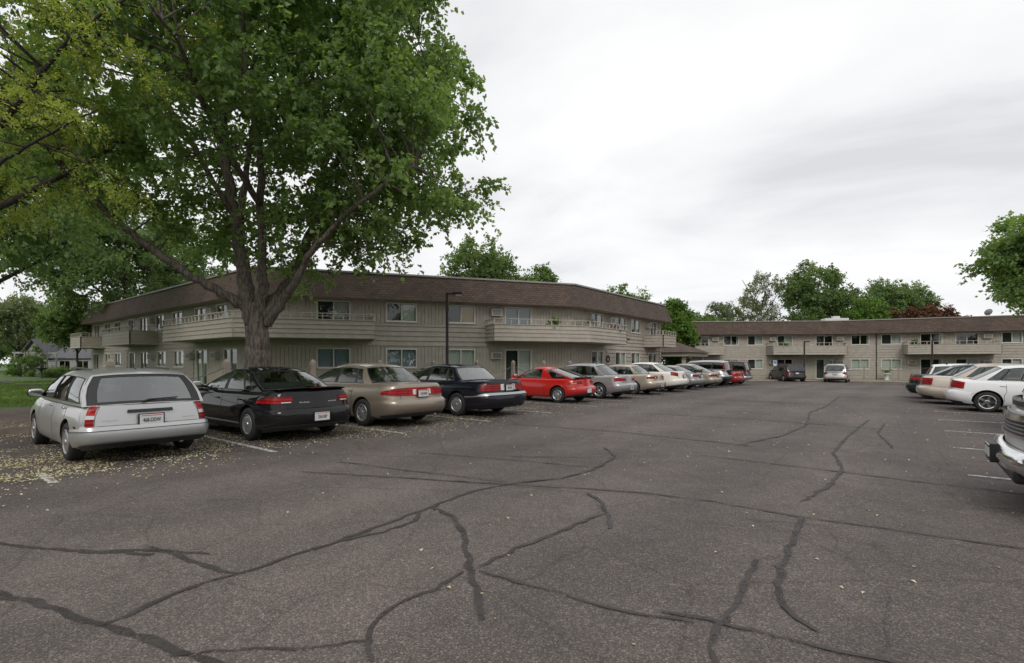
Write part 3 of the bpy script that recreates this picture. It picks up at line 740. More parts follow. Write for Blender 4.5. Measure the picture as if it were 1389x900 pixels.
# 6 pewter sedan ------------------------------------------------------------
c = base_sedan(L=4.83, W=1.76, H=1.43, wb=2.72, ro=1.05, wr=.32, rimr=.20, hub='spoke', slots=5, paint=P_['silver2'], deck=.98, beltz=.93, hood=.88,
    gx0=.82, rr0=1.42, gx1=3.62, rr1=2.75, gwr=1.18, bumpers=[('rear_bumper', .05, .50, -2.15, 2.15, .03, P_['silver2'])],
    lamps=[('tail_light', .50, 1.75, [(0, .66), (1, .66)], [(0, .80), (1, .88)], RL)], plate=(-.045, .46, '671-KBN'), hz=.80)
lights_front(c)
make_car(c, 'pewter_sedan', 'pewter silver sedan parked behind the red coupe', ROW, -9.0, 19.35, H0)
# 7 gold sedan
c = base_sedan(L=4.60, W=1.71, H=1.37, wb=2.64, ro=1.05, wr=.31, rimr=.195, hub='spoke', slots=5, paint=P_['gold'], deck=.97, beltz=.92, hood=.86,
    gx0=.80, rr0=1.34, gx1=3.42, rr1=2.60, gwr=1.14, bumpers=[('rear_bumper', .05, .50, -2.15, 2.15, .03, P_['gold'])],
    lamps=[('tail_light', .45, 1.8, [(0, .66), (1, .70)], [(0, .84), (1, .82)], RL), ('reversing_light', .75, .88, .69, .79, CL, True, .004)], plate=(-.04, .46, '415-BHT'), hz=.78)
lights_front(c)
make_car(c, 'gold_sedan', 'pale gold compact sedan between the pewter and the pearl white sedans', ROW, -9.05, 22.75, H0)
# 8 pearl white sedan
c = base_sedan(L=4.90, W=1.86, H=1.49, wb=2.73, ro=1.08, wr=.335, rimr=.225, hub='spoke', slots=7, paint=P_['pearl'], deck=1.05, beltz=.99, hood=.94,
    gx0=.70, rr0=1.55, gx1=3.72, rr1=2.72, gwr=1.20, yc=.68, cr=.5, bow=.14, bumpers=[('rear_bumper', .14, .50, -2.15, 2.15, .035, P_['pearl']), ('rear_valance', .0, .15, -2.1, 2.1, .03, blk)],
    lamps=[('tail_light', 1.02, 1.75, [(0, .66), (1, .78)], [(0, .90), (1, 1.0)], RL)], plate=(.03, .80, ''), hz=.86, handlemat=M['chrome'])
lights_front(c)
make_car(c, 'pearl_sedan', 'pearl white full-size sedan with slanted red lamps, beyond the gold sedan', ROW, -8.95, 25.65, H0)
# 9 grey coupe with wing
c = base_sedan(L=4.55, W=1.74, H=1.30, wb=2.6, ro=1.0, wr=.31, paint=P_['grey'], deck=.94, beltz=.88, hood=.84, gx0=.6, rr0=1.4, gx1=3.2, rr1=2.35, hub='spoke',
    lamps=[('tail_light', .4, 1.5, .66, .84, RLD)], plate=(.0, .72, ''), bumpers=[('rear_bumper', .05, .50, -2.1, 2.1, .03, P_['grey'])])
r, *_ = make_car(c, 'grey_coupe', 'grey coupe with a black rear wing, almost hidden behind the pearl white sedan', ROW, -9.0, 28.45, H0)
sp = MB(); sp.box((.16, 0, 1.10), (.16, 1.3, .03), bev=.01); sp.box((.2, .5, 1.02), (.08, .03, .16)); sp.box((.2, -.5, 1.02), (.08, .03, .16)); sp.build('spoiler', blk, r)
# 10 champagne liftback
c = base_sedan(L=4.62, W=1.71, H=1.41, wb=2.60, ro=1.05, wr=.31, rimr=.20, hub='spoke', slots=3, paint=P_['champagne'], deck=.92, beltz=.90, hood=.82, gx0=.35, rr0=1.60, gx1=3.3, rr1=2.5,
    gwr=1.16, lamps=[('tail_light', .35, 1.8, .64, .84, RLD)], plate=(-.02, .70, ''), bumpers=[('rear_bumper', .08, .50, -2.1, 2.1, .04, P_['champagne'])], exhaust=False)
make_car(c, 'champagne_liftback', 'champagne liftback with long sloping rear glass, in front of the silver off-roader', ROW, -8.85, 31.25, H0)
# 11 silver off-roader with spare wheel
def suv(**k):
    k.setdefault('valance', False)
    L, H = k['L'], k['H']; k.setdefault('beltz', 1.08); k.setdefault('hood', 1.06)
    c = wagon_spec(**k); c.setdefault('bot', [(0, .42), (.7, .30), (L - .9, .28), (L, .34)]); c['bot'] = k.get('bot', [(0, .42), (.7, .30), (L - .9, .28), (L, .34)])
    return c
c = suv(L=4.30, W=1.75, H=1.66, wb=2.62, ro=.80, wr=.345, rimr=.2, hub='spoke', slots=5, paint=P_['silver'], gx0=.10, rr0=.28, gx1=3.08, rr1=2.45, gwb=1.64, gwr=1.36,
    lamps=[('tail_light', 1.05, 1.6, .90, 1.0, RLL)], bumpers=[('rear_bumper', .0, .38, -2.2, 2.2, .04, blk)], tint=True)
r, B, side, ef, R = make_car(c, 'silver_offroader', 'silver off-roader with spare wheel on its tailgate and red strips up its rear pillars', ROW, -9.0, 34.2, H0)
sw = MB(); sw.lathe([(.01, 0), (.30, -.0), (.335, .04), (.335, .18), (.30, .21), (.01, .21)], 28, 0, c=(0, 0, 0)); o = sw.build('spare_wheel', M['rubber'], r, smooth=True, loc=(.02, -.08, .95)); o.rotation_euler = (0, 0, -PI / 2); o.location = (.04, -.1, .98)
for sg in (-1, 1):
    t = MB()
    for j in range(5):
        a, b = side(0, .08 + j * .15, sg), side(0, .08 + (j + 1) * .15, sg)
        for p, q in ((a, b),): t.tube([tuple(p + Vector((.02, sg * .01, 0))), tuple(q + Vector((.02, sg * .01, 0)))], .05, 6)
    t.build('tail_light', RLL, r)
# 12 cherry sedan
c = base_sedan(L=4.5, W=1.70, H=1.34, wb=2.6, ro=1.0, wr=.30, paint=P_['cherry'], deck=.95, beltz=.90, hood=.84, hub='spoke', lamps=[('tail_light', .4, 1.8, .60, .84, RLD)], gx0=.8, rr0=1.35, gx1=3.35, rr1=2.5,
    bumpers=[('rear_bumper', .05, .50, -2.1, 2.1, .03, P_['cherry'])])
make_car(c, 'cherry_sedan', 'dark cherry red low sedan tucked between the silver off-roader and the maroon truck-like wagon', ROW, -8.95, 36.95, H0)
# 13 maroon suv
c = suv(L=4.75, W=1.80, H=1.74, wb=2.83, ro=.95, wr=.35, hub='spoke', paint=P_['maroon'], gx0=.12, rr0=.34, gx1=3.35, rr1=2.75, gwb=1.68, gwr=1.38, tint=True,
    lamps=[('tail_light', 1.05, 1.8, .72, .96, RLD)], bumpers=[('rear_bumper', .0, .36, -2.2, 2.2, .06, M['rim_silver'])])
make_car(c, 'maroon_suv', 'maroon sport utility wagon farthest along the left row', ROW, -9.1, 39.9, H0)

# two vans against the far wing -----------------------------------------------
VAN = 'vans parked against the far wing'
def van(**k):
    k.setdefault('beltz', 1.02); k.setdefault('hood', 1.0); c = wagon_spec(**k); c['cols'] = k['cols']; return c
def az(deg): return math.radians(90 - deg)   # compass angle from +y, clockwise, to a heading
dx = dict(L=4.70, W=1.92, H=1.73, wb=2.87, ro=.88, wr=.33, gx0=.12, rr0=.42, gx1=3.75, rr1=2.75, gwb=1.78, gwr=1.44,
    cols=[(.12, .42), (.22, .48), (1.15, 1.20), (1.22, 1.26), (2.20, 2.10), (2.28, 2.16), (3.60, 2.70), (3.75, 2.75)])
c = van(paint=P_['plum'], glass=M['dark_glass'], hub='cap', tint=True, lamps=[('tail_light', 1.1, 1.7, .50, .86, RLD)], plate=(.02, .82, ''), bumpers=[('rear_bumper', .0, .40, -2.2, 2.2, .05, P_['plum'])], **dx)
wx, wy = cam_xy(27.9, 49.0)
make_car(c, 'dark_minivan', 'dark plum minivan parked nose to the far wing, left of the silver minivan', VAN, wx, wy, az(-34))
c = van(paint=P_['silver'], hub='spoke', tint=True, lamps=[('tail_light', .95, 1.9, .66, .90, RLL)], plate=(.02, .84, ''), bumpers=[('rear_bumper', .0, .40, -2.2, 2.2, .05, P_['champagne'])], **dx)
wx, wy = cam_xy(30.2, 46.9)
make_car(c, 'silver_minivan', 'pale silver minivan seen square from behind before the far wing', VAN, wx, wy, az(-1))

# right row: noses to +x ----------------------------------------------------------
c = base_sedan(L=4.42, W=1.71, H=1.41, wb=2.61, ro=.92, wr=.305, rimr=.205, hub='spoke', slots=5, paint=P_['white'], deck=1.0, beltz=.93, hood=.87, rimmat=M['chrome'],
    gx0=.62, rr0=1.35, gx1=3.30, rr1=2.45, gwr=1.14, yc=.7, cr=.36, bumpers=[('rear_bumper', .05, .50, -2.15, 2.15, .04, P_['white'])], lamps=[('tail_light', .80, 1.9, [(0, .62), (1, .62)], [(0, .94), (1, .90)], RL)], hz=.80)
lights_front(c); make_car(c, 'white_sedan', 'white compact sedan seen side on beyond the pickup', RROW, .95, 21.55, 0)
c = base_sedan(L=4.95, W=1.85, H=1.43, wb=2.77, ro=1.15, wr=.32, rimr=.20, hub='spoke', slots=7, paint=P_['beige'], deck=1.0, beltz=.96, hood=.9, gx0=1.0, rr0=1.7, gx1=3.85, rr1=3.0, gwr=1.24,
    lamps=[('tail_light', .6, 1.8, .60, .92, RL)], bumpers=[('rear_bumper', .05, .50, -2.15, 2.15, .05, P_['beige'])], hz=.8)
lights_front(c); make_car(c, 'beige_sedan', 'beige sedan between the white sedan and the dark green one', RROW, .28, 24.4, 0)
c = base_sedan(L=4.75, W=1.80, H=1.39, wb=2.72, ro=1.05, wr=.32, paint=P_['green'], deck=1.0, beltz=.95, hood=.9, gx0=.85, rr0=1.6, gx1=3.7, rr1=2.7, hub='spoke', gwr=1.2,
    lamps=[('tail_light', .5, 1.9, [(0, .66), (1, .70)], [(0, .92), (1, .86)], RLL)], bumpers=[('rear_bumper', .05, .48, -2.15, 2.15, .05, P_['green'])], plate=(-.05, .5, ''))
lights_front(c); make_car(c, 'dark_green_sedan', 'blackish green sedan with orange red lamps, farther than the beige sedan', RROW, -.05, 27.45, 0)
c = base_sedan(L=4.6, W=1.75, H=1.42, wb=2.65, ro=1.0, wr=.31, paint=P_['silver'], hub='spoke', gx0=.7, rr0=1.6, gx1=3.5, rr1=2.6, gwr=1.2, lamps=[('tail_light', .5, 1.8, .64, .88, RL)])
make_car(c, 'silver_sedan', 'silver sedan whose rear glass shows over the dark green sedan', RROW, .5, 30.4, 0)
c = wagon_spec(L=4.5, W=1.74, H=1.44, wb=2.65, ro=.9, wr=.31, hub='spoke', paint=P_['white'], gx0=.2, rr0=.42, gx1=3.2, rr1=2.5, gwr=1.3, lamps=[('tail_light', 1.05, 1.8, .6, .9, RL)])
r, B, side, ef, R = make_car(c, 'white_estate', 'white estate car with roof bars at the far end of the right row', RROW, .6, 33.4, 0)
rk = MB()
for xx in (.9, 1.7): rk.tube([(xx, -.60, 1.53), (xx, .60, 1.53)], .018, 6); rk.box((xx, -.58, 1.48), (.05, .05, .11)); rk.box((xx, .58, 1.48), (.05, .05, .11))
rk.build('roof_bar', blk, r)

# pickup truck, nose to -x at the right edge ------------------------------------------
PW = paint('paint_truck_white', (.78, .78, .77), 0, .25, .9)
c = dict(L=5.4, W=1.99, H=1.88, valance=False, wb=3.4, ro=1.1, wr=.375, rimr=.21, hub='spoke', slots=6, gap=.07, paint=PW, beltz=1.20, cat='pickup truck',
    top=[(0, 1.12), (.2, 1.14), (2.0, 1.14), (2.3, 1.18), (3.75, 1.16), (4.2, 1.12), (4.9, 1.08), (5.2, 1.03), (5.4, .97)], crown=.05,
    bot=[(0, .50), (.7, .40), (4.5, .38), (5.4, .46)], rear=[(0, .1), (.1, 0), (1, 0)], front=[(0, .16), (.1, .12), (.3, .10), (.5, .10), (.8, .12), (.95, .14), (1, .20)], cr=.2, cf=.34, bowf=.10, yc=.78,
    roof=[(0, 1.80), (.4, 1.86), (.7, 1.86), (1, 1.80)], gwb=1.76, gwr=1.42, cols=[(1.95, 2.10), (2.05, 2.15), (2.6, 2.5), (2.66, 2.55), (3.62, 2.98), (3.78, 3.05)], windows=[(1, 2), (3, 4)], black=[(2, 3)],
    seams=[(2.62, .5, 1.12), (3.72, .5, 1.12)], handles=[2.8], hz=1.02, seats=[(2.7, 2)], mirmat=blk,
    bumpers=[('front_bumper', .0, .34, 2.86, 7.14, .13, M['chrome'])])
root = make_car(c, 'pickup_truck', 'white pickup truck with chrome bumper at the right edge, nose towards the aisle', RROW, .74 + 5.4, 7.50, PI)
r, B, side, ef, R = root

for nm, z0, z1, a0, a1, off, mt in [('grille', .76, 1.06, 4.15, 5.85, .006, blk), ('bug_shield', 1.065, 1.12, 3.6, 6.4, .045, blk)]:
    g = MB(); B.patch(g, a0, a1, B.tz(5.3, z0), min(1, B.tz(5.3, z1)), off=off, nt=4, na=20, depth=.03); g.build(nm, mt, r, angle=50)
for z0, h, off, nm in [(.895, .055, .045, 'chrome_bar'), (.745, .025, .03, 'chrome_bar'), (1.045, .018, .03, 'chrome_bar')]:
    g = MB(); B.patch(g, 4.0, 6.0, B.tz(5.3, z0), B.tz(5.3, z0 + h), off=off, nt=3, na=18, depth=.05); g.build(nm, M['chrome'], r, angle=50)
g = MB()
for z0 in (.79, .825, .86, .965, .995, 1.025): B.patch(g, 4.16, 5.84, B.tz(5.3, z0), B.tz(5.3, z0 + .011), off=.022, nt=1, na=14, depth=.02)
g.build('grille_slats', M['rim_silver'], r)
for sg in (1, -1):
    for nm, z0, z1, mt in (('headlight', .90, 1.03, CL), ('turn_signal', .78, .87, AM)):
        g = MB(); B.patch(g, sg * 3.35, sg * 4.08, B.tz(5.25, z0), B.tz(5.25, z1), off=.02, nt=4, na=10, depth=.05); g.build(nm, mt, r, angle=50)
p = MB(); p.box((5.42, 0, .54), (.08, .34, .20), bev=.012); p.build('plate_bracket', blk, r)
pl = plate(r, (5.462, 0, .55), '', back=False)
for zz in (.61, .49): 
    t = MB(); t.box((5.465, 0, zz), (.012, .33, .015)); t.build('plate_frame', blk, r)
b_ = MB(); b_.box((1.0, .0, 1.10), (1.85, 1.55, .02)); b_.build('load_bed', M['underbody'], r)
av = MB(); av.box((5.1, 0, .40), (.5, 1.5, .14), bev=.04); av.build('air_dam', blk, r)
c = suv(L=4.6, W=1.82, H=1.72, wb=2.7, ro=.9, wr=.35, hub='spoke', paint=P_['maroon'], gx0=.12, rr0=.36, gx1=3.3, rr1=2.6, gwb=1.70, gwr=1.38, tint=True, lamps=[('tail_light', 1.05, 1.8, .6, .9, RL)], bumpers=[('rear_bumper', .0, .36, -2.2, 2.2, .06, M['rim_silver'])])
make_car(c, 'maroon_wagon', 'dark maroon wagon whose rear corner shows over the pickup bonnet', RROW, 1.95, 15.9, 0)
# ---------------------------------------------------------------- apartment wings
def siding_mat(name, col):
    m = pmat(name, col, .7, noise=.10, nscale=3, bump=.12, bscale=25); return m
SID = siding_mat('siding', (.385, .345, .292))
SID_SHADE = pmat('siding_lip_shade', (.25, .22, .19), .8)  # darker colour under each board lip, painted in to deepen its shadow
DARK = pmat('room_dark', (.03, .03, .032), .9)
FR = pmat('frame_cream', (.60, .57, .51), .5, noise=.05)
PANE = glassmat('window_glass', (.72, .77, .76), 1.45, .0)
CUR = pmat('curtain', (.72, .72, .65), .9); CURD = pmat('screen_dark', (.045, .05, .052), .9); CURG = pmat('curtain_gold', (.55, .33, .10), .9); CURB = pmat('curtain_blue', (.30, .35, .40), .9)
ACM = pmat('ac_cream', (.52, .50, .45), .55); GR = pmat('grille_dark', (.06, .06, .06), .7)
RAILM = pmat('rail_paint', (.44, .40, .35), .6, noise=.08)
METAL = pmat('drip_edge', (.30, .285, .27), .5, .2)
BRONZE = pmat('bronze_post', (.035, .022, .022), .5)

def shingle():
    m = bpy.data.materials.new('shingles'); N, L = nodes(m); b = N['Principled BSDF']; b.inputs['Roughness'].default_value = .9
    uv = N.new('ShaderNodeUVMap'); br = N.new('ShaderNodeTexBrick'); L.new(uv.outputs[0], br.inputs['Vector'])
    br.inputs['Color1'].default_value = (.118, .085, .067, 1); br.inputs['Color2'].default_value = (.079, .058, .046, 1); br.inputs['Mortar'].default_value = (.03, .02, .018, 1)
    br.inputs['Scale'].default_value = 1; br.inputs['Brick Width'].default_value = .30; br.inputs['Row Height'].default_value = .135; br.inputs['Mortar Size'].default_value = .010; br.inputs['Bias'].default_value = -.1
    n = N.new('ShaderNodeTexNoise'); n.inputs['Scale'].default_value = .8; n.inputs['Detail'].default_value = 6; L.new(uv.outputs[0], n.inputs['Vector'])
    r = N.new('ShaderNodeValToRGB'); r.color_ramp.elements[0].position = .35; r.color_ramp.elements[1].position = .7
    r.color_ramp.elements[0].color = (.86, .85, .84, 1); r.color_ramp.elements[1].color = (1.18, 1.16, 1.14, 1); L.new(n.outputs['Fac'], r.inputs['Fac'])
    mx = N.new('ShaderNodeMix'); mx.data_type = 'RGBA'; mx.blend_type = 'MULTIPLY'; mx.inputs['Factor'].default_value = 1
    L.new(br.outputs['Color'], mx.inputs['A']); L.new(r.outputs['Color'], mx.inputs['B']); L.new(mx.outputs['Result'], b.inputs['Base Color'])
    bp = N.new('ShaderNodeBump'); bp.inputs['Strength'].default_value = .5; bp.inputs['Distance'].default_value = .012; L.new(br.outputs['Fac'], bp.inputs['Height']); bp.invert = True
    L.new(bp.outputs['Normal'], b.inputs['Normal']); return m
SHG = shingle()

def offset_poly(pts, d):
    """offset a counter-clockwise polygon outward by d (mitred)"""
    n = len(pts); out = []
    for i in range(n):
        p, a, b = Vector(pts[i]), Vector(pts[i - 1]), Vector(pts[(i + 1) % n])
        e0 = (p - a).normalized(); e1 = (b - p).normalized(); n0 = Vector((e0.y, -e0.x)); n1 = Vector((e1.y, -e1.x))
        m = (n0 + n1) / (1 + n0.dot(n1)); out.append(tuple(p + m * d))
    return out

class Wall:
    """one straight facade: t metres from O along e, n outward"""
    def __init__(s, O, E, flip=False, z0=0):
        s.O = Vector(O); d = Vector(E) - s.O; s.len = d.length; s.e = d.normalized()
        s.n = Vector((s.e.y, -s.e.x)) * (-1 if flip else 1); s.z0 = z0
        s.ex = -s.e if not flip else s.e; s.rz = math.atan2(s.ex.y, s.ex.x)
    def p(s, t, off=0, z=0):
        q = s.O + s.e * t + s.n * off; return (q.x, q.y, s.z0 + z)
    def org(s, t0, t1, z):
        """local origin so that local x runs 0..(t1-t0)"""
        return s.p(t0 if s.ex == s.e else t1, 0, z)
    def panel(s, mb, zones, holes):
        for (ta, tb, za, zb, kind) in zones:
            hs = [h for h in holes if h[0] < tb and h[1] > ta and h[2] < zb and h[3] > za]
            if kind == 'H':
                bd = .27; k0 = math.floor(za / bd); zs = {za, zb}
                zs |= {k * bd for k in range(k0, int(zb / bd) + 2) if za < k * bd < zb}; zs |= {z for h in hs for z in h[2:4] if za < z < zb}
                zs = sorted(zs); ts = sorted({ta, tb} | {t for h in hs for t in h[:2] if ta < t < tb})
                for z, z2 in zip(zs, zs[1:]):
                    zm = (z + z2) / 2; k = math.floor(zm / bd + 1e-6)
                    off = lambda q: .052 * (1 - (q - k * bd) / bd) + .002
                    for t, t2 in zip(ts, ts[1:]):
                        tm = (t + t2) / 2
                        if any(h[0] < tm < h[1] and h[2] < zm < h[3] for h in hs): continue
                        mb.quad(s.p(t, off(z), z), s.p(t2, off(z), z), s.p(t2, off(z2), z2), s.p(t, off(z2), z2))
                        if abs(z - k * bd) < 1e-6: mb.quad(s.p(t, .0, z), s.p(t2, .0, z), s.p(t2, off(z), z), s.p(t, off(z), z), 2)
            else:
                ts = {ta, tb}; k = math.ceil(ta / .2)
                gr = []
                while k * .2 + .028 < tb: ts |= {k * .2, k * .2 + .028}; gr.append(k * .2); k += 1
                ts |= {t for h in hs for t in h[:2] if ta < t < tb}; ts = sorted(ts)
                zs = sorted({za, zb} | {z for h in hs for z in h[2:4] if za < z < zb})
                for t, t2 in zip(ts, ts[1:]):
                    tm = (t + t2) / 2; ing = any(g < tm < g + .028 for g in gr); o = -.016 if ing else .012
                    for z, z2 in zip(zs, zs[1:]):
                        zm = (z + z2) / 2
                        if any(h[0] < tm < h[1] and h[2] < zm < h[3] for h in hs): continue
                        mb.quad(s.p(t, o, z), s.p(t2, o, z), s.p(t2, o, z2), s.p(t, o, z2))
                        if ing:
                            mb.quad(s.p(t, o, z), s.p(t, o, z2), s.p(t, .012, z2), s.p(t, .012, z)); mb.quad(s.p(t2, o, z), s.p(t2, o, z2), s.p(t2, .012, z2), s.p(t2, .012, z))
        for (t, t2, z, z2) in holes:   # reveal and the dark room behind
            D = -.75
            for (a, b) in (((t, z), (t2, z)), ((t2, z), (t2, z2)), ((t2, z2), (t, z2)), ((t, z2), (t, z))):
                mb.quad(s.p(a[0], .02, a[1]), s.p(b[0], .02, b[1]), s.p(b[0], -.1, b[1]), s.p(a[0], -.1, a[1]), 0)
                mb.quad(s.p(a[0], -.1, a[1]), s.p(b[0], -.1, b[1]), s.p(b[0], D, b[1]), s.p(a[0], D, a[1]), 1)
            mb.quad(s.p(t, D, z), s.p(t2, D, z), s.p(t2, D, z2), s.p(t, D, z2), 1)

_wm = {}
def window_meshes(w, h, style):
    k = (round(w, 2), round(h, 2), style)
    if k in _wm: return _wm[k]
    f = MB(); tw = .07
    for (x, z, sx, sz) in ((w / 2, h - tw / 2, w, tw), (w / 2, tw / 2, w, tw), (tw / 2, h / 2, tw, h - 2 * tw), (w - tw / 2, h / 2, tw, h - 2 * tw), (w / 2, h / 2, .06, h - 2 * tw)):
        f.box((x, -.02, z), (sx, .10, sz), 0)
    f.box((w / 2, .035, -.015), (w + .06, .07, .04), 0)
    g = MB(); g.quad((tw, .0 - .03, tw), (w / 2 - .03, -.03, tw), (w / 2 - .03, -.03, h - tw), (tw, -.03, h - tw)); g.quad((w / 2 + .03, -.045, tw), (w - tw, -.045, tw), (w - tw, -.045, h - tw), (w / 2 + .03, -.045, h - tw))
    cu = MB(); r = random.Random(hash(k) % 9999)
    mats = {'c': (CURD, CUR), 'g': (CURD, CURG), 'b': (CURB, CURB), 'd': (None, None), 's': (CURD, None), 'v': (CUR, CUR), 'r': (CUR, CURD)}[style]
    def drape(x0, x1, mi, amp):
        n = 20; vs = []
        for i in range(n + 1):
            x = x0 + (x1 - x0) * i / n; y = -.14 + amp * math.sin(i * 2.2) ; vs += [(x, y, tw), (x, y, h - tw)]
        cu.add(vs, [(2 * i, 2 * i + 2, 2 * i + 3, 2 * i + 1) for i in range(n)], mi)
    # viewer's left pane is at high local x
    if mats[0]: drape(w / 2, w - .02, 0, .004)
    if mats[1]: drape(.02, w / 2 - .03, 1, .02)
    if style == 'd': drape(.02, .02 + w * .12, 0, .02); mats = (CUR, CUR)
    _wm[k] = (f.mesh('window', FR), g.mesh('pane', PANE, fix=False), cu.mesh('curtain', [mats[0] or CUR, mats[1] or CUR], smooth=True, fix=False) if cu.f else None)
    return _wm[k]

def put_window(W, t0, t1, z0, z1, style, root, org, name='window'):
    f, g, cu = window_meshes(t1 - t0, z1 - z0, style); o = W.org(t0, t1, z0)
    fo = link(name, f, root, (o[0] - org[0], o[1] - org[1], o[2] - org[2]), W.rz)
    link('pane', g, fo)
    if cu: link('curtain', cu, fo)
    return fo

_ac = None
def put_ac(W, t0, t1, z0, root, org):
    global _ac
    if _ac is None:
        m = MB(); m.box((.32, .12, .20), (.64, .34, .40), 0, bev=.015)
        g = MB(); g.box((.32, .292, .20), (.52, .012, .30), 0)
        s = MB()
        for k in range(7): s.box((.32, .301, .075 + k * .042), (.50, .01, .014), 0)
        _ac = (m.mesh('air_conditioner', ACM), g.mesh('grille', GR), s.mesh('grille_slats', ACM))
    o = W.org(t0, t0 + .64, z0)
    a = link('air_conditioner', _ac[0], root, (o[0] - org[0], o[1] - org[1], o[2] - org[2]), W.rz)
    link('grille', _ac[1], a); link('grille_slats', _ac[2], a)

def balcony(path, z0, root, org, wallside=None, sp=.5):
    """path: outer line incl. the two wall ends; boarded parapet with an open rail on top"""
    z0 += 0; mb = MB(); P = [Vector(p) for p in path]; rl = MB()
    poly = [tuple(p) for p in path]
    mb.prism(poly, z0 + 2.70, z0 + 2.86)
    for a, b in zip(P, P[1:]):
        d = b - a; Ln = d.length; e = d / Ln; n = Vector((e.y, -e.x)); 
        bd = .225; 
        for k in range(4):
            zb = z0 + 2.72 + k * bd; q = lambda t, o, z: (a.x + e.x * t + n.x * o, a.y + e.y * t + n.y * o, z)
            mb.quad(q(0, .045, zb), q(Ln, .045, zb), q(Ln, .012, zb + bd - .008), q(0, .012, zb + bd - .008)); mb.quad(q(0, .0, zb), q(Ln, .0, zb), q(Ln, .045, zb), q(0, .045, zb))
        mb.quad(q(0, -.03, z0 + 2.72), q(Ln, -.03, z0 + 2.72), q(Ln, -.03, z0 + 3.62), q(0, -.03, z0 + 3.62))
        c = (a + b) / 2; rz = math.atan2(e.y, e.x)
        rl.box((c.x, c.y, z0 + 3.645), (Ln + .04, .12, .04), 0, rz); rl.box((c.x, c.y, z0 + 3.955), (Ln + .04, .09, .035), 0, rz)
        m = max(1, round(Ln / sp))
        for k in range(m + 1):
            p = a + e * (.03 + (Ln - .06) * k / m); rl.box((p.x, p.y, z0 + 3.80), (.05, .05, .28), 0, rz)
        # corner boards
        for p in (a, b): mb.box((p.x, p.y, z0 + 3.18), (.07, .07, .92), 0, rz)
    o = mb.build('balcony', SID, root, org=org); rl.build('railing', RAILM, o, org=org)
    return o

def mansard(poly, z0, root, org, edge=True):
    lo, hi, inn = offset_poly(poly, .75), offset_poly(poly, .28), offset_poly(poly, -.2)
    mb = MB(); n = len(poly); zl, zh = z0 + 4.90, z0 + 6.28
    run = 0
    for i in range(n):
        j = (i + 1) % n; L_ = (Vector(lo[j]) - Vector(lo[i])).length; H_ = math.hypot(zh - zl, .47)
        mb.quad((*lo[i], zl), (*lo[j], zl), (*hi[j], zh), (*hi[i], zh), 0, uv=[(run, 0), (run + L_, 0), (run + L_, H_), (run, H_)]); run += L_
        mb.quad((*lo[i], zl), (*lo[j], zl), (*inn[j], zl + .01), (*inn[i], zl + .01), 1)        # soffit
    o = mb.build('roof', [SHG, SID], root, org=org, fix=True)
    ed = MB(); h2 = offset_poly(poly, .32)
    for i in range(n):
        j = (i + 1) % n
        a, b = Vector(h2[i]), Vector(h2[j]); c = (a + b) / 2; d = b - a
        ed.box((c.x, c.y, zh + .03), (d.length, .07, .09), 0, math.atan2(d.y, d.x))
    ed.build('drip_edge', METAL, o, org=org)
    top = MB(); top.add([(*p, zh + .03) for p in hi], [tuple(range(n))]); top.build('flat_roof', pmat('gravel_roof', (.3, .29, .28), .9), o, org=org, fix=False)
    return o

GROUP_A = None
def wing(name, label, poly, walls, z0, spec, holes_extra=()):
    org = (poly[0][0], poly[0][1], z0); root = empty(name, org); tag(root, label, 'building')
    mb = MB()
    for W, sp in zip(walls, spec):
        holes = []
        for (t0, t1, kind, *st) in sp['items']:
            if kind == 'w2': holes.append((t0, t1, 3.75, 4.80))
            elif kind == 's2': holes.append((t0, t1, 2.88, 4.80))
            elif kind == 'w1': holes.append((t0, t1, 1.20, 2.28))
            elif kind == 's1': holes.append((t0, t1, .15, 2.28))
            else: put_ac(W, t0, t1, 4.22 if kind == 'a2' else 1.70, root, org); continue
            put_window(W, *holes[-1], st[0], root, org, 'sliding_door' if kind[0] == 's' else 'window')
        W.panel(mb, sp['zones'](W.len), holes)
    n = len(poly)
    for (i, j) in spec_plain[name]:
        a, b = poly[i], poly[j]; W = Wall(a, b, z0=z0); W.panel(mb, [(0, W.len, -.3, 4.95, 'H')], [])
    mb.build('wall', [SID, DARK, SID_SHADE], root, org=org, fix=False)
    mansard(poly, z0, root, org)
    return root, org
spec_plain = {'apartment_building': [(3, 4), (7, 0)], 'far_apartment_building': [(3, 4), (7, 0)]}
LP = [(-57.9, 12), (-25.9, 12), (-16.4, 26.7), (-16.4, 41), (-29, 41), (-29, 31), (-34, 24.6), (-57.9, 24.6)]
WA, WB, WC = Wall((-25.9, 12), (-57.9, 12), flip=True), Wall((-25.9, 12), (-16.4, 26.7)), Wall((-16.4, 26.7), (-16.4, 41))
zA = lambda L: [(0, L, 3.8, 4.95, 'V'), (0, L, 2.4, 3.8, 'H'), (0, 8.4, -.3, 2.4, 'V'), (8.4, 15.2, -.3, 2.4, 'H'), (15.2, 21.5, -.3, 2.4, 'V'), (21.5, L, -.3, 2.4, 'H')]
zB = lambda L: [(0, L, 3.6, 4.95, 'V'), (0, L, 2.4, 3.6, 'H'), (0, L, -.3, 2.4, 'V')]
zC = lambda L: [(0, L, 3.6, 4.95, 'V'), (0, L, 2.4, 3.6, 'H'), (0, 4.6, -.3, 2.4, 'V'), (4.6, L, -.3, 2.4, 'H')]
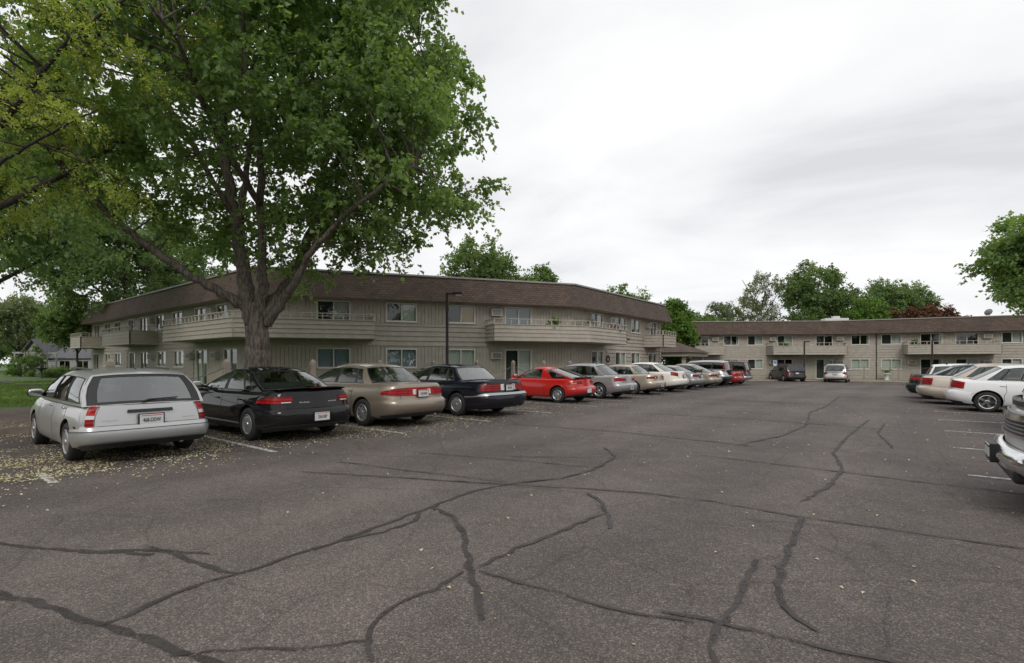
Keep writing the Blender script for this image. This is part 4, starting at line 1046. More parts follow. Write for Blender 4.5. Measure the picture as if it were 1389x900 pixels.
sA = [(3.6, 5.06, 's2', 'd'), (5.25, 5.9, 'a2'), (6.5, 8.2, 's2', 'r'), (10.2, 11.95, 's2', 'd'), (13.45, 15.1, 'w2', 'c'), (16.8, 18.5, 's2', 'd'), (19.9, 21.3, 's2', 'd'), (23.3, 24.9, 'w2', 'c'), (26.1, 27.8, 'w2', 'c'), (29.4, 31.2, 's2', 'd'), (15.4, 16.04, 'a2'),
      (2.35, 4.1, 's1', 'd'), (4.6, 5.24, 'a1'), (6.3, 8.05, 's1', 'r'), (9.95, 11.7, 'w1', 'c'), (13.1, 14.85, 'w1', 'c'), (15.35, 16.0, 'a1'), (16.7, 18.4, 's1', 'd'), (19.6, 21.0, 's1', 'd'), (23.1, 24.8, 'w1', 'c'), (26.1, 27.8, 'w1', 'c'), (29.6, 31.4, 's1', 'd'), (8.3, 8.94, 'a1')]
sB = [(2.75, 4.45, 's2', 'c'), (6.3, 8.0, 'w2', 'c'), (9.65, 11.35, 'w2', 'g'), (12.27, 12.91, 'a2'), (13.15, 14.85, 's2', 'b'), (2.75, 4.45, 'w1', 'b'), (6.3, 8.0, 'w1', 'b'), (9.65, 11.35, 'w1', 'v'), (12.27, 12.91, 'a1'), (13.15, 14.85, 's1', 'c')]
sC = [(2.45, 4.1, 's2', 'c'), (4.75, 5.4, 'a2'), (5.9, 7.6, 's2', 'd'), (8.5, 10.15, 'w2', 'c'), (11.2, 11.85, 'a2'), (12.1, 13.35, 's2', 'd'), (2.45, 4.1, 's1', 'c'), (5.9, 7.6, 'w1', 'c'), (8.5, 10.15, 'w1', 'c'), (11.7, 13.3, 'w1', 'c')]
rootL, orgL = wing('apartment_building', 'two-storey taupe apartment building with brown shingle mansard, bending round the left side of the lot', LP, [WA, WB, WC], 0,
    [dict(items=sA, zones=zA), dict(items=sB, zones=zB), dict(items=sC, zones=zC)])
D = 1.6
q = lambda W, t, o: W.p(t, o)[:2]
LPo = offset_poly(LP, D)
balcony([q(WA, 8.5, 0), q(WA, 8.5, D), LPo[1], q(WB, 5.6, D), q(WB, 5.6, 0), (-25.9, 12)], 0, rootL, orgL)
balcony([q(WA, 21.3, 0), q(WA, 21.3, D), q(WA, 14.7, D), q(WA, 14.7, 0)], 0, rootL, orgL)
balcony([q(WA, 31.2, 0), q(WA, 31.2, D), q(WA, 27.7, D), q(WA, 27.7, 0)], 0, rootL, orgL)
balcony([q(WB, 12.0, 0), q(WB, 12.0, D), LPo[2], q(WC, 4.4, D), q(WC, 4.4, 0), (-16.4, 26.7)], 0, rootL, orgL)
balcony([q(WC, 10.8, 0), q(WC, 10.8, D), q(WC, 13.5, D), q(WC, 13.5, 0)], 0, rootL, orgL)
# wreath-like round plaque and wall vent
wv = MB(); p = WC.p(4.75, .05, 1.75)
for k in range(14):
    a = 2 * PI * k / 14; ellipsoid(wv, (p[0], p[1] + .19 * math.cos(a), p[2] + .19 * math.sin(a)), (.05, .07, .07), 0, 8, 5)
wr = wv.build('wreath', pmat('wreath_leaf', (.05, .045, .02), .9)); wr.data.transform(Matrix.Translation((-p[0], -p[1], -p[2]))); wr.location = p; tag(wr, 'small round door wreath hung on the taupe wall above the pewter sedan', 'wreath')
vt = MB(); p = WC.p(8.0, .05, 3.25); vt.box(p, (.06, .5, .10)); vt.build('vent', GR, rootL, org=orgL)
dp = MB(); p = WC.p(13.9, .06, 0); dp.tube([(p[0], p[1], 0), (p[0], p[1], 4.85)], .045, 8); dp.build('downpipe', ACM, rootL, org=orgL)

FP = [(-18.5, 54.9), (-6.2, 63.3), (8.5, 66.5), (46, 74.7), (43, 88), (6, 80), (-10, 77), (-25.6, 65.5)]
ZD = -.4
W1, W2, W3 = Wall(FP[0], FP[1], z0=ZD), Wall(FP[1], FP[2], z0=ZD), Wall(FP[2], FP[3], z0=ZD)
z1 = lambda L: [(0, L, 3.7, 4.95, 'V'), (0, L, 2.4, 3.7, 'H'), (0, 3.1, -.3, 2.4, 'V'), (3.1, 7.9, -.3, 2.4, 'H'), (7.9, L, -.3, 2.4, 'V')]
z2 = lambda L: [(0, L, 3.7, 4.95, 'V'), (0, L, 2.4, 3.7, 'H'), (0, 1.0, -.3, 2.4, 'V'), (1.0, 5.9, -.3, 2.4, 'H'), (5.9, 13, -.3, 2.4, 'V'), (13, L, -.3, 2.4, 'H')]
z3 = lambda L: [(0, L, 3.7, 4.95, 'V'), (0, L, -.3, 3.7, 'H')]
s1 = [(.2, 1.85, 's2', 's'), (2.15, 2.8, 'a2'), (3.37, 5.0, 'w2', 'd'), (5.9, 7.55, 'w2', 'c'), (8.15, 8.8, 'a2'), (9.0, 10.6, 's2', 'c'), (13.0, 14.75, 's2', 's'),
      (.3, 1.9, 's1', 's'), (2.15, 2.8, 'a1'), (3.37, 5.0, 'w1', 'c'), (5.9, 7.55, 'w1', 'c'), (8.15, 8.8, 'a1'), (9.0, 10.6, 's1', 's'), (13.0, 14.75, 's1', 'c')]
s2 = [(.2, .85, 'a2'), (1.5, 3.1, 'w2', 'd'), (4.1, 5.8, 'w2', 'c'), (7.3, 9.05, 's2', 'd'), (10.05, 11.8, 's2', 's'), (12.1, 12.8, 'a2'), (13.45, 14.95, 'w2', 'c'),
      (.2, .85, 'a1'), (1.5, 3.1, 'w1', 'v'), (4.1, 5.8, 'w1', 'v'), (6.3, 6.95, 'a1'), (7.3, 9.05, 's1', 'd'), (10.05, 11.8, 'w1', 'c'), (12.1, 12.8, 'a1'), (13.45, 14.95, 'w1', 'c')]
s3 = [(1.5, 3.2, 'w2', 'c'), (4.5, 6.2, 'w2', 'c'), (8, 9.7, 's2', 'd'), (11, 12.7, 's2', 'c'), (15, 16.7, 'w2', 'c'), (1.5, 3.2, 'w1', 'c'), (4.5, 6.2, 'w1', 'c'), (8, 9.7, 's1', 'd'), (11, 12.7, 's1', 'c'), (15, 16.7, 'w1', 'c')]
rootF, orgF = wing('far_apartment_building', 'long two-storey taupe wing with brown mansard closing the far end of the lot', FP, [W1, W2, W3], ZD,
    [dict(items=s1, zones=z1), dict(items=s2, zones=z2), dict(items=s3, zones=z3)])
FPo = offset_poly(FP, D)
balcony([q(W1, -.1, 0), q(W1, -.1, D), q(W1, 3.0, D), q(W1, 3.0, 0)], ZD, rootF, orgF)
balcony([q(W1, 7.9, 0), q(W1, 7.9, D), FPo[1], q(W2, .95, D), q(W2, .95, 0), FP[1]], ZD, rootF, orgF)
balcony([q(W2, 5.95, 0), q(W2, 5.95, D), q(W2, 12.95, D), q(W2, 12.95, 0)], ZD, rootF, orgF)
dp = MB(); p = W2.p(3.7, .07, 0); dp.tube([(p[0], p[1], ZD), (p[0], p[1], ZD + 4.85)], .04, 8); dp.build('downpipe', BRONZE, rootF, org=orgF)
# satellite dishes and roof plant: stand on the roofs
def dish(x, y, z, label, s=.35):
    r = empty('satellite_dish', (x, y, z)); tag(r, label, 'satellite dish')
    m = MB(); m.lathe([(.001, 0), (s * .5, .03), (s, .12), (s, .135), (s * .5, .045), (.001, .015)], 20); o = m.build('dish', pmat('dish_grey', (.22, .22, .22), .5), r, smooth=True, loc=(0, 0, .45)); o.rotation_euler = (.5, 0, .5)
    t = MB(); t.tube([(0, .02, 0), (0, .02, .45)], .025, 8); t.build('mast', GR, r)
p = W2.p(12.9, -1, 6.3); dish(p[0], p[1], p[2], 'grey satellite dish on the roof edge at the right')
p = W1.p(7.6, -1, 6.3); dish(p[0], p[1], p[2], 'grey satellite dish on the far roof, left of the white roof unit', .28)
p = W2.p(.4, -3, 6.3); ru = MB(); ru.box((p[0], p[1], p[2] + .25), (2.4, 1.2, .5), 0, .5, bev=.04); ru.box((p[0] + .1, p[1], p[2] + .6), (.7, .5, .3), 0, .5, bev=.03); o = ru.build('roof_unit', pmat('unit_white', (.6, .59, .57), .5), org=p); o.location = p; tag(o, 'low off-white ventilation unit on the far flat roof', 'roof unit')

# entrance canopy between the wings -------------------------------------------------------
def canopy():
    z = gz(47); x1, x0, y0, y1 = -15.9, -22.5, 46.1, 52.2; r = empty('entrance_canopy', (x1, y0, z)); tag(r, 'low hip-roofed entrance canopy on square posts between the two wings', 'canopy')
    o = (x1, y0, z)
    m = MB(); m.box(((x0 + x1) / 2, (y0 + y1) / 2, z + 2.52), (x1 - x0, y1 - y0, .34)); m.build('fascia', SID, r, org=o)
    rf = MB(); a = .25; zz = z + 2.72; c = [(x0 - a, y0 - a, zz), (x1 + a, y0 - a, zz), (x1 + a, y1 + a, zz), (x0 - a, y1 + a, zz)]; rx = ((x0 + 2.6), (x1 - 2.6)); ym = (y0 + y1) / 2; t0, t1 = (rx[0], ym, z + 3.95), (rx[1], ym, z + 3.95)
    def U(*p): return [((v[0] + v[1]) * 1.0, v[2] * 1.3) for v in p]
    for f in ((c[0], c[1], t1, t0), (c[1], c[2], t1), (c[2], c[3], t0, t1), (c[3], c[0], t0)):
        rf.add(f, [tuple(range(len(f)))], 0); rf.uv[len(rf.f) - 1] = U(*f)
    rf.build('roof', SHG, r, org=o)
    for (px, py) in ((x1 - .5, y0 + .5), (x1 - .5, y1 - .5), (x0 + .5, y0 + .5)):
        p = MB(); p.box((px, py, z + 1.18), (.30, .30, 2.36), bev=.01); p.build('post', SID, r, org=o)
canopy()

# white house and trellis on the lawn, far left ---------------------------------------------
WH = pmat('white_siding', (.40, .39, .39), .6, noise=.05); GRR = pmat('grey_shingle', (.13, .13, .145), .9, noise=.2, nscale=5)
def cottage():
    cx, cy = cam_xy(-48.6, 53.5); a = math.radians(38.3); r = empty('cottage', (cx, cy, 0), a); tag(r, 'small white-sided cottage with steep grey gable beyond the lawn', 'house'); r.scale = (.72, .72, .74)
    b = MB(); 
    W_ = Wall((-2.2, -3), (9.5, -3)); W_.panel(b, [(0, 11.7, 0, 2.7, 'H')], [(1.2, 1.8, .9, 2.3), (2.9, 3.5, .9, 2.3), (5.3, 6.9, .8, 2.3), (7.9, 9.5, .8, 2.3)])
    W2_ = Wall((-2.2, 4), (-2.2, -3)); W2_.panel(b, [(0, 7, 0, 2.7, 'H')], []); W3_ = Wall((9.5, -3), (9.5, 4)); W3_.panel(b, [(0, 7, 0, 2.7, 'H')], [])
    b.add([(-2.2, -3.0, 2.7), (1.4, -3.0, 2.7), (-.4, -3.0, 5.1)], [(0, 1, 2)]); b.build('wall', [WH, DARK, WH], r, fix=False)
    f = MB()
    for (x0, x1, y0, y1, z0, z1) in ((-.4, 2.0, -3.5, 4, 5.3, 2.5), (-.4, -2.8, -3.5, 4, 5.3, 2.5)):
        f.add([(x0, y0, z0), (x1, y0, z1), (x1, y1, z1), (x0, y1, z0), (x0, y0, z0 - .14), (x1, y0, z1 - .14), (x1, y1, z1 - .14), (x0, y1, z0 - .14)], [(0, 1, 2, 3), (4, 5, 6, 7), (0, 1, 5, 4), (1, 2, 6, 5), (2, 3, 7, 6)])
    f.add([(1.2, -3.4, 2.6), (9.9, -3.4, 2.6), (9.9, .5, 4.4), (1.2, .5, 4.4), (9.9, 4.4, 2.6), (1.2, 4.4, 2.6)], [(0, 1, 2, 3), (3, 2, 4, 5)]); f.build('roof', GRR, r, fix=False)
    for (t0, t1, z0, z1) in ((1.2, 1.8, .9, 2.3), (2.9, 3.5, .9, 2.3), (5.3, 6.9, .8, 2.3), (7.9, 9.5, .8, 2.3)):
        put_window(W_, t0, t1, z0, z1, 'd', r, (0, 0, 0))
cottage()
def trellis(X, Z, w, label):
    x, y = cam_xy(X, Z); r = empty('garden_trellis', (x, y, 0), math.radians(38.3)); tag(r, label, 'trellis')
    for i in (-1, 1):
        for j in (-.5, .5): m = MB(); m.box((i * w / 2, j, 1.2), (.09, .09, 2.4)); m.build('post', WH, r)
    m = MB(); 
    for j in (-.5, .5): m.box((0, j, 2.45), (w + .4, .07, .12))
    for k in range(7): m.box((-w / 2 + w * k / 6, 0, 2.54), (.05, 1.4, .06))
    m.build('top_beam', WH, r)
trellis(-47.5, 50, 3.2, 'white garden trellis arch at the back of the lawn')
def birdbath():
    x, y = cam_xy(-41.3, 44); m = MB(); m.lathe([(.001, 0), (.28, 0), (.24, .08), (.09, .14), (.07, .75), (.14, .85), (.42, .95), (.44, 1.02), (.36, 1.0), (.1, .96), (.001, .95)], 20, axis='z'); ellipsoid(m, (0, 0, 1.15), (.1, .1, .2))
    o = m.build('bird_bath', pmat('dark_stone', (.03, .035, .04), .7), loc=(x, y, .02), smooth=True); tag(o, 'dark pedestal bird bath in front of the white cottage', 'bird bath')
birdbath()
# ---------------------------------------------------------------- trees
def bark(name, col):
    m = bpy.data.materials.new(name); N, L = nodes(m); b = N['Principled BSDF']; b.inputs['Roughness'].default_value = .95
    tc = N.new('ShaderNodeTexCoord'); mp = N.new('ShaderNodeMapping'); mp.inputs['Scale'].default_value = (9, 9, 1.6); L.new(tc.outputs['Object'], mp.inputs[0])
    n = N.new('ShaderNodeTexNoise'); n.inputs['Scale'].default_value = 2.2; n.inputs['Detail'].default_value = 8; n.inputs['Distortion'].default_value = .6; L.new(mp.outputs[0], n.inputs['Vector'])
    r = N.new('ShaderNodeValToRGB'); r.color_ramp.elements[0].position = .38; r.color_ramp.elements[1].position = .62
    r.color_ramp.elements[0].color = (*[c * .35 for c in col], 1); r.color_ramp.elements[1].color = (*col, 1); L.new(n.outputs['Fac'], r.inputs['Fac']); L.new(r.outputs['Color'], b.inputs['Base Color'])
    bp = N.new('ShaderNodeBump'); bp.inputs['Strength'].default_value = 1; bp.inputs['Distance'].default_value = .04; L.new(n.outputs['Fac'], bp.inputs['Height']); L.new(bp.outputs['Normal'], b.inputs['Normal']); return m
BARK = bark('bark', (.185, .155, .13)); BARKD = bark('bark_dark', (.07, .058, .05))

LEAF = {  # outline in the leaf plane (x along, y across), centre fan
    'maple': [(0, 0), (.12, .32), (.30, .22), (.38, .50), (.62, .28), (1, 0), (.62, -.28), (.38, -.50), (.30, -.22), (.12, -.32)],
    'oval': [(0, 0), (.35, .30), (.75, .22), (1, 0), (.75, -.22), (.35, -.30)],
    'quad': [(0, 0), (.5, .42), (1, 0), (.5, -.42)]}

def leaves_mesh(name, pos, dirs, size, shape, mat, tone, nrm_up=.6):
    """thousands of separate folded leaves as one mesh"""
    n = len(pos); S = np.array([(x, y) for x, y in LEAF[shape]]); k = len(S)
    d = dirs / (np.linalg.norm(dirs, axis=1, keepdims=True) + 1e-9)
    up = rng.normal(size=(n, 3)); up[:, 2] = np.abs(up[:, 2]) + nrm_up; 
    b = np.cross(up, d); b /= (np.linalg.norm(b, axis=1, keepdims=True) + 1e-9); c = np.cross(d, b)
    sz = size * rng.uniform(.65, 1.25, (n, 1, 1)); fold = rng.uniform(.1, .5, (n, 1, 1)); droop = rng.uniform(.0, .5, (n, 1, 1))
    X = S[None, :, 0:1]; Y = S[None, :, 1:2]
    V = pos[:, None, :] + sz * (X * d[:, None, :] + Y * b[:, None, :] + (np.abs(Y) * fold - droop * X * X) * c[:, None, :])
    V = V.reshape(-1, 3)
    # two halves folded along the midrib
    mid = k // 2 if k % 2 == 0 else k // 2
    tip = int(np.argmax(S[:, 0])); f1 = list(range(0, tip + 1)); f2 = [0] + list(range(tip, k))
    me = bpy.data.meshes.new(name); me.vertices.add(n * k); me.vertices.foreach_set('co', V.astype(np.float32).ravel())
    l1, l2 = len(f1), len(f2); base = (np.arange(n) * k)[:, None]
    lp = np.concatenate([base + np.array(f1)[None], base + np.array(f2)[None]], axis=1).ravel()
    me.loops.add(len(lp)); me.loops.foreach_set('vertex_index', lp.astype(np.int32))
    me.polygons.add(2 * n); st = np.empty((n, 2), np.int32); st[:, 0] = np.arange(n) * (l1 + l2); st[:, 1] = st[:, 0] + l1
    me.polygons.foreach_set('loop_start', st.ravel()); me.update(calc_edges=True)
    at = me.attributes.new('tone', 'FLOAT', 'POINT'); at.data.foreach_set('value', np.repeat(tone, k).astype(np.float32))
    me.materials.append(mat); return me

def sprays(centres, radii, nt, nl, spread=.06, droop=.25, flat=.8, tone0=.5):
    """twigs thrown out from each clump centre, leaves set along them"""
    P = []; D = []; T = []
    for c, r in zip(centres, radii):
        dirs = rng.normal(size=(nt, 3)); dirs[:, 2] *= flat; dirs /= np.linalg.norm(dirs, axis=1, keepdims=True)
        L = r * rng.uniform(.55, 1.15, (nt, 1)); u = rng.uniform(.15, 1, (nt, nl, 1)) ** .7
        p = c + dirs[:, None, :] * L[:, None, :] * u; p[:, :, 2] -= (droop * L[:, :, None] * u * u)[:, :, 0]
        p = p + rng.normal(size=p.shape) * spread
        d = dirs[:, None, :] * .6 + rng.normal(size=p.shape) * .7; d[:, :, 2] -= .25
        tw = rng.normal(0, .16) + rng.normal(0, .10, (nt, 1)) + rng.normal(0, .08, (nt, nl))
        P.append(p.reshape(-1, 3)); D.append(d.reshape(-1, 3)); T.append((tone0 + tw).reshape(-1))
    return np.concatenate(P), np.concatenate(D), np.clip(np.concatenate(T), 0, 1)

def limb(mb, pts, r0, r1, n=10, wob=.04, seed=0):
    """smooth tapering wobbling branch through the points; returns the samples"""
    r = random.Random(seed); P = [Vector(p) for p in pts]; out = []
    for i in range(len(P) - 1):
        a, b, c, d = P[max(i - 1, 0)], P[i], P[i + 1], P[min(i + 2, len(P) - 1)]
        for k in range(5):
            t = k / 5; q = .5 * ((2 * b) + (c - a) * t + (2 * a - 5 * b + 4 * c - d) * t * t + (3 * b - a - 3 * c + d) * t ** 3)
            out.append(q + Vector((r.uniform(-1, 1), r.uniform(-1, 1), r.uniform(-1, 1))) * wob * (0 if (i == 0 and k == 0) else 1))
    out.append(P[-1]); m = len(out)
    rad = [r0 + (r1 - r0) * (i / (m - 1)) ** .8 for i in range(m)]
    rad = [q * (r.uniform(.93, 1.08) if r0 < .4 else 1) for q in rad]
    mb.tube(out, rad, n, 0); return out, rad

def clump_points(vols, n, mind, shellbias=.55, seed=1, reject=None):
    """clump centres spread through a union of ellipsoids, kept apart, denser near the surface"""
    g = np.random.default_rng(seed); out = []
    wts = np.array([v[1][0] * v[1][1] * v[1][2] for v in vols]); wts = wts / wts.sum(); tries = 0
    while len(out) < n and tries < n * 60:
        tries += 1; v = vols[g.choice(len(vols), p=wts)]
        d = g.normal(size=3); d /= np.linalg.norm(d); rr = g.uniform(0, 1) ** (1 / 3 if g.uniform() > shellbias else 1 / 9)
        p = np.array(v[0]) + d * rr * np.array(v[1])
        if reject and reject(p, g): continue
        if out and np.min(np.linalg.norm(np.array(out) - p, axis=1)) < mind * g.uniform(.6, 1.1): continue
        out.append(p)
    return np.array(out)

def twigs_to(mb, skeleton, centres, r=.03, seed=3):
    """thin branches from the nearest limb sample to each clump"""
    g = random.Random(seed); sk = np.array([list(p) for p, _ in skeleton]); sr = [q for _, q in skeleton]
    for c in centres:
        dd = np.linalg.norm(sk - c, axis=1) + .6 * np.maximum(0, sk[:, 2] - c[2]) ; i = int(np.argmin(dd))
        a = Vector(sk[i]); b = Vector(c); m = a.lerp(b, .5) + Vector((g.uniform(-.2, .2), g.uniform(-.2, .2), g.uniform(.0, .35))) * min(1, (b - a).length * .4)
        m2 = a.lerp(b, .8) + Vector((g.uniform(-.1, .1), g.uniform(-.1, .1), .1))
        rr = min(r * (1 + .25 * (b - a).length), sr[i] * .7); mb.tube([a, m, m2, b], [rr, rr * .7, rr * .45, rr * .25], 5, 0, cap=False)

def tree(name, label, loc, trunk_r, limbs, vols, ncl, clr, nt, nl, lsize, shape, mat, barkm, cat='tree', group=None, mind=None, droop=.25, seed=1, tone0=.5, spread=.06, twr=.03, drawtwigs=True, flat=.8, up=.6, reject=None):
    root = empty(name, loc); tag(root, label, cat, group); mb = MB(); sk = []
    for k, (pts, r0, r1) in enumerate(limbs):
        o, rd = limb(mb, pts, r0, r1, 12 if r0 > .15 else 8, wob=(.05 * min(1, r0 * 5) if r0 < .5 else .008), seed=seed * 31 + k); sk += list(zip(o[2:], rd[2:]))
    C = clump_points(vols, ncl, mind or clr * .9, seed=seed, reject=reject)
    if drawtwigs: twigs_to(mb, sk, C, twr, seed)
    mb.build('trunk', barkm, root, smooth=True)
    R = clr * rng.uniform(.7, 1.3, len(C)); P, Dr, T = sprays(C, R, nt, nl, spread, droop, flat, tone0)
    link('crown', leaves_mesh('crown', P, Dr, lsize, shape, mat, T, up), root); return root, C

MAPLE = leafmat('leaf_maple', (.085, .148, .058), (.29, .41, .155), .52)
LOCUST = leafmat('leaf_locust', (.19, .26, .06), (.46, .51, .15), .48)
DARKL = leafmat('leaf_dark', (.082, .135, .058), (.25, .35, .15), .48)
MIDL = leafmat('leaf_mid', (.085, .135, .05), (.24, .34, .13), .44)
LIGHTL = leafmat('leaf_light', (.06, .125, .022), (.18, .30, .06), .36)
GREYL = leafmat('leaf_grey', (.09, .125, .065), (.24, .29, .16), .4)
COPPER = leafmat('leaf_copper', (.055, .022, .012), (.20, .085, .04), .2)

def bare(p, g):
    # the inside of the crown is bare limbs; foliage hangs lowest at the rim
    r = math.hypot(p[0], p[1]); near = (p[0] * SN - p[1] * CS)
    if p[2] < 8.5 and r < 2.2: return g.uniform() < .6
    if p[2] < 7.5 and near > 1.2 and r < 5.5: return g.uniform() < .5
    if p[2] < 4.6: return True
    return False
# the big maple over the parked cars
tx, ty = cam_xy(-7.95, 15.7)
def mp(px, py, dz=0):      # metres from the trunk, measured off the photo; dz = towards/away
    X = (px - 350) * .0231; z = 1.5 + (492 - py) * .0231; return (CS * X - SN * dz, SN * X + CS * dz, z)
L_ = [([(0, 0, -.1), mp(350, 500), mp(349, 470), mp(349, 440), mp(345, 415, .05)], 0.405, .31),
      ([mp(349, 450), mp(338, 425), mp(322, 408, -.2), mp(285, 385, -.5), mp(240, 352, -.9), mp(200, 315, -1.2), mp(165, 280, -1.3), mp(130, 235, -1.5), mp(90, 190, -1.7)], 0.187, .05),
      ([mp(345, 440), mp(333, 400, .1), mp(322, 350, .2), mp(315, 300, .3), mp(304, 240, .2), mp(300, 170, .1), mp(296, 90, 0), mp(300, 0, 0), mp(302, -90, .3)], 0.265, .06),
      ([mp(318, 300, .3), mp(322, 240, .5), mp(320, 170, .9), mp(326, 90, 1.4), mp(335, 0, 1.8)], 0.133, .05),
      ([mp(310, 290, .3), mp(296, 250, -.3), mp(282, 205, -.9), mp(265, 165, -1.5), mp(235, 90, -2.5)], 0.101, .04),
      ([mp(352, 435), mp(360, 400, -.2), mp(367, 350, -.5), mp(372, 290, -.9), mp(384, 230, -1.4), mp(378, 170, -1.9), mp(385, 80, -2.5)], 0.187, .05),
      ([mp(356, 430), mp(378, 390, .4), mp(396, 340, .8), mp(408, 290, 1.0), mp(418, 230, 1.1), mp(428, 160, 1.3), mp(445, 80, 1.5), mp(460, 0, 1.7)], 0.234, .05),
      ([mp(362, 440), mp(385, 418, -.3), mp(415, 388, -.8), mp(445, 355, -1.3), mp(475, 332, -1.7), mp(520, 300, -2.1), mp(580, 265, -2.3)], 0.156, .04),
      ([mp(408, 290, 1), mp(450, 262, 2), mp(500, 240, 3), mp(560, 230, 3.7)], 0.086, .03), ([mp(418, 230, 1.1), mp(470, 190, .5), mp(530, 150, .2), mp(590, 120, 0)], 0.086, .03),
      ([mp(304, 240, .2), mp(260, 200, 1.6), mp(220, 150, 3), mp(180, 110, 4)], 0.094, .03), ([mp(300, 170, .1), mp(250, 110, .5), mp(210, 40, .8)], 0.078, .03),
      ([mp(428, 160, 1.3), mp(500, 90, 1.2), mp(560, 30, 1)], 0.078, .03), ([mp(372, 290, -.9), mp(370, 240, -3), mp(380, 200, -4.5), mp(390, 190, -6)], 0.094, .03), ([mp(396, 340, .8), mp(400, 280, 3.2), mp(390, 240, 5.5)], 0.094, .03)]
# root flare
V_ = [((*mp(345, 130, 0),), (5.6, 5.6, 4.6)), ((*mp(500, 190, 0),), (3.7, 4.0, 3.6)), ((*mp(590, 235, -.5),), (1.75, 2.6, 1.9)), ((*mp(230, 190, 0),), (3.0, 4.0, 3.2)), ((*mp(340, -40, 0),), (5.6, 5.6, 3.6)), ((*mp(530, 290, -.8),), (1.9, 2.2, 1.5)),
      ((*mp(262, 292, .5),), (2.0, 2.4, 1.2)), ((*mp(350, 300, 1.0),), (2.6, 3.2, 1.7)), ((*mp(440, 310, 1.0),), (2.6, 3.2, 1.6)), ((*mp(180, 235, 0),), (1.3, 1.9, 1.2)), ((*mp(455, 60, 0),), (3.5, 4, 4)), ((*mp(575, 70, 0),), (1.1, 2.0, 1.8))]
tree('maple_tree', 'big spreading maple with forked trunk behind the black sedan', (tx, ty, 0), .5, L_, V_, 570, .86, 15, 15, .140, 'maple', MAPLE, BARK, seed=5, mind=.62, droop=.35, tone0=.50, twr=.022, reject=bare)
fl = MB()
# honey locust overhanging from the left, near the camera
hx, hy = cam_xy(-13.6, 11.5)
def hp(px, py, Z): X = (px - 694.5) / 680 * Z; x, y = cam_xy(X, Z); return (x - hx, y - hy, 1.5 + (492 - py) / 680 * Z)
HL = [([(0, 0, -.1), (0.05, 0, 1.5), (.1, .05, 3), (.2, 0, 4.2)], .26, .2), ([(.2, 0, 4.0), hp(-60, 230, 11), hp(0, 170, 10.6), hp(50, 110, 10.2), hp(110, 40, 10), hp(190, -10, 9.8)], .10, .02),
      ([(.2, 0, 4.0), hp(-50, 260, 10), hp(10, 215, 9.6), hp(70, 180, 9.3), hp(130, 150, 9)], .06, .012), ([(.2, 0, 4.1), hp(-100, 150, 12), hp(-60, 40, 12), hp(0, -60, 12)], .14, .04), ([(.2, 0, 4.1), (-2, -1, 6), (-4, -1.5, 8)], .13, .03), ([(.2, 0, 4.1), (.5, 2.0, 6), (0.2, 4, 8)], .12, .03)]
HV = [((*hp(30, 60, 10.5),), (2.6, 2.4, 1.7)), ((*hp(60, 210, 9.6),), (1.5, 1.6, .9)), ((*hp(-80, 150, 12),), (3.0, 3.2, 2.8)), ((*hp(150, 10, 10),), (1.8, 2, 1.1)), ((-3, -1, 8.5), (3.5, 3.5, 2.6)), ((*hp(120, 100, 9.6),), (1.1, 1.2, .8)), ((1.5, -4.5, 7.2), (3.2, 3, 2.4)), ((-1, -6, 8), (3, 3, 2.4))]  # volumes towards -y hang out of view, added to darken wagon window reflections
tree('honey_locust', 'yellow-green honey locust reaching in at the upper left corner', (hx, hy, 0), .3, HL, HV, 330, .60, 13, 26, .058, 'oval', LOCUST, BARKD, seed=9, mind=.5, droop=.5, flat=.45, tone0=.55, spread=.035, twr=.018, up=2.2)

def generic(name, label, X, Z, h, rad, z0, mat, seed, ncl, clr, lsize, shape='quad', nt=12, nl=14, lean=0, base=None, bk=BARKD, trunkr=.28, group='trees behind the wings', fill=1, droop=.2, tone0=.5, extra=(), zb=None, sq=1, twr=.03):
    x, y = cam_xy(X, Z); g = random.Random(seed); zb = gz(y) if zb is None else zb; H = h
    cz = (z0 + H) / 2; rz = (H - z0) / 2
    limbs = [([(0, 0, -.2), (.1, .05, z0 * .6), (lean * .3, 0, z0 + rz * .6), (lean, .1, H - rz * .5)], trunkr, .04)]
    for k in range(7):
        a = g.uniform(0, 2 * PI); zz = g.uniform(z0 * .7, cz); r = rad * g.uniform(.5, .8)
        limbs.append(([(lean * .2, 0, zz), (math.cos(a) * r * .4 + lean * .4, math.sin(a) * r * .4, zz + rz * .35), (math.cos(a) * r + lean * .6, math.sin(a) * r, zz + rz * .8)], trunkr * .45, .03))
    V = [((lean * .5, 0, cz), (rad * .72, rad * .72, rz * .85))]
    for k in range(9):
        a = g.uniform(0, 2 * PI); q = g.uniform(.35, .66) * rad; zz = cz + g.uniform(-.6, .65) * rz; s = g.uniform(.32, .48) * rad
        V.append(((math.cos(a) * q + lean * .6, math.sin(a) * q, zz), (s, s, s * .8)))
    V += list(extra)
    return tree(name, label, (x, y, zb), trunkr, limbs, V, ncl, clr, nt, nl, lsize, shape, mat, bk, group=group, seed=seed, mind=clr * .75, droop=droop, tone0=tone0, spread=clr * .1, twr=twr)

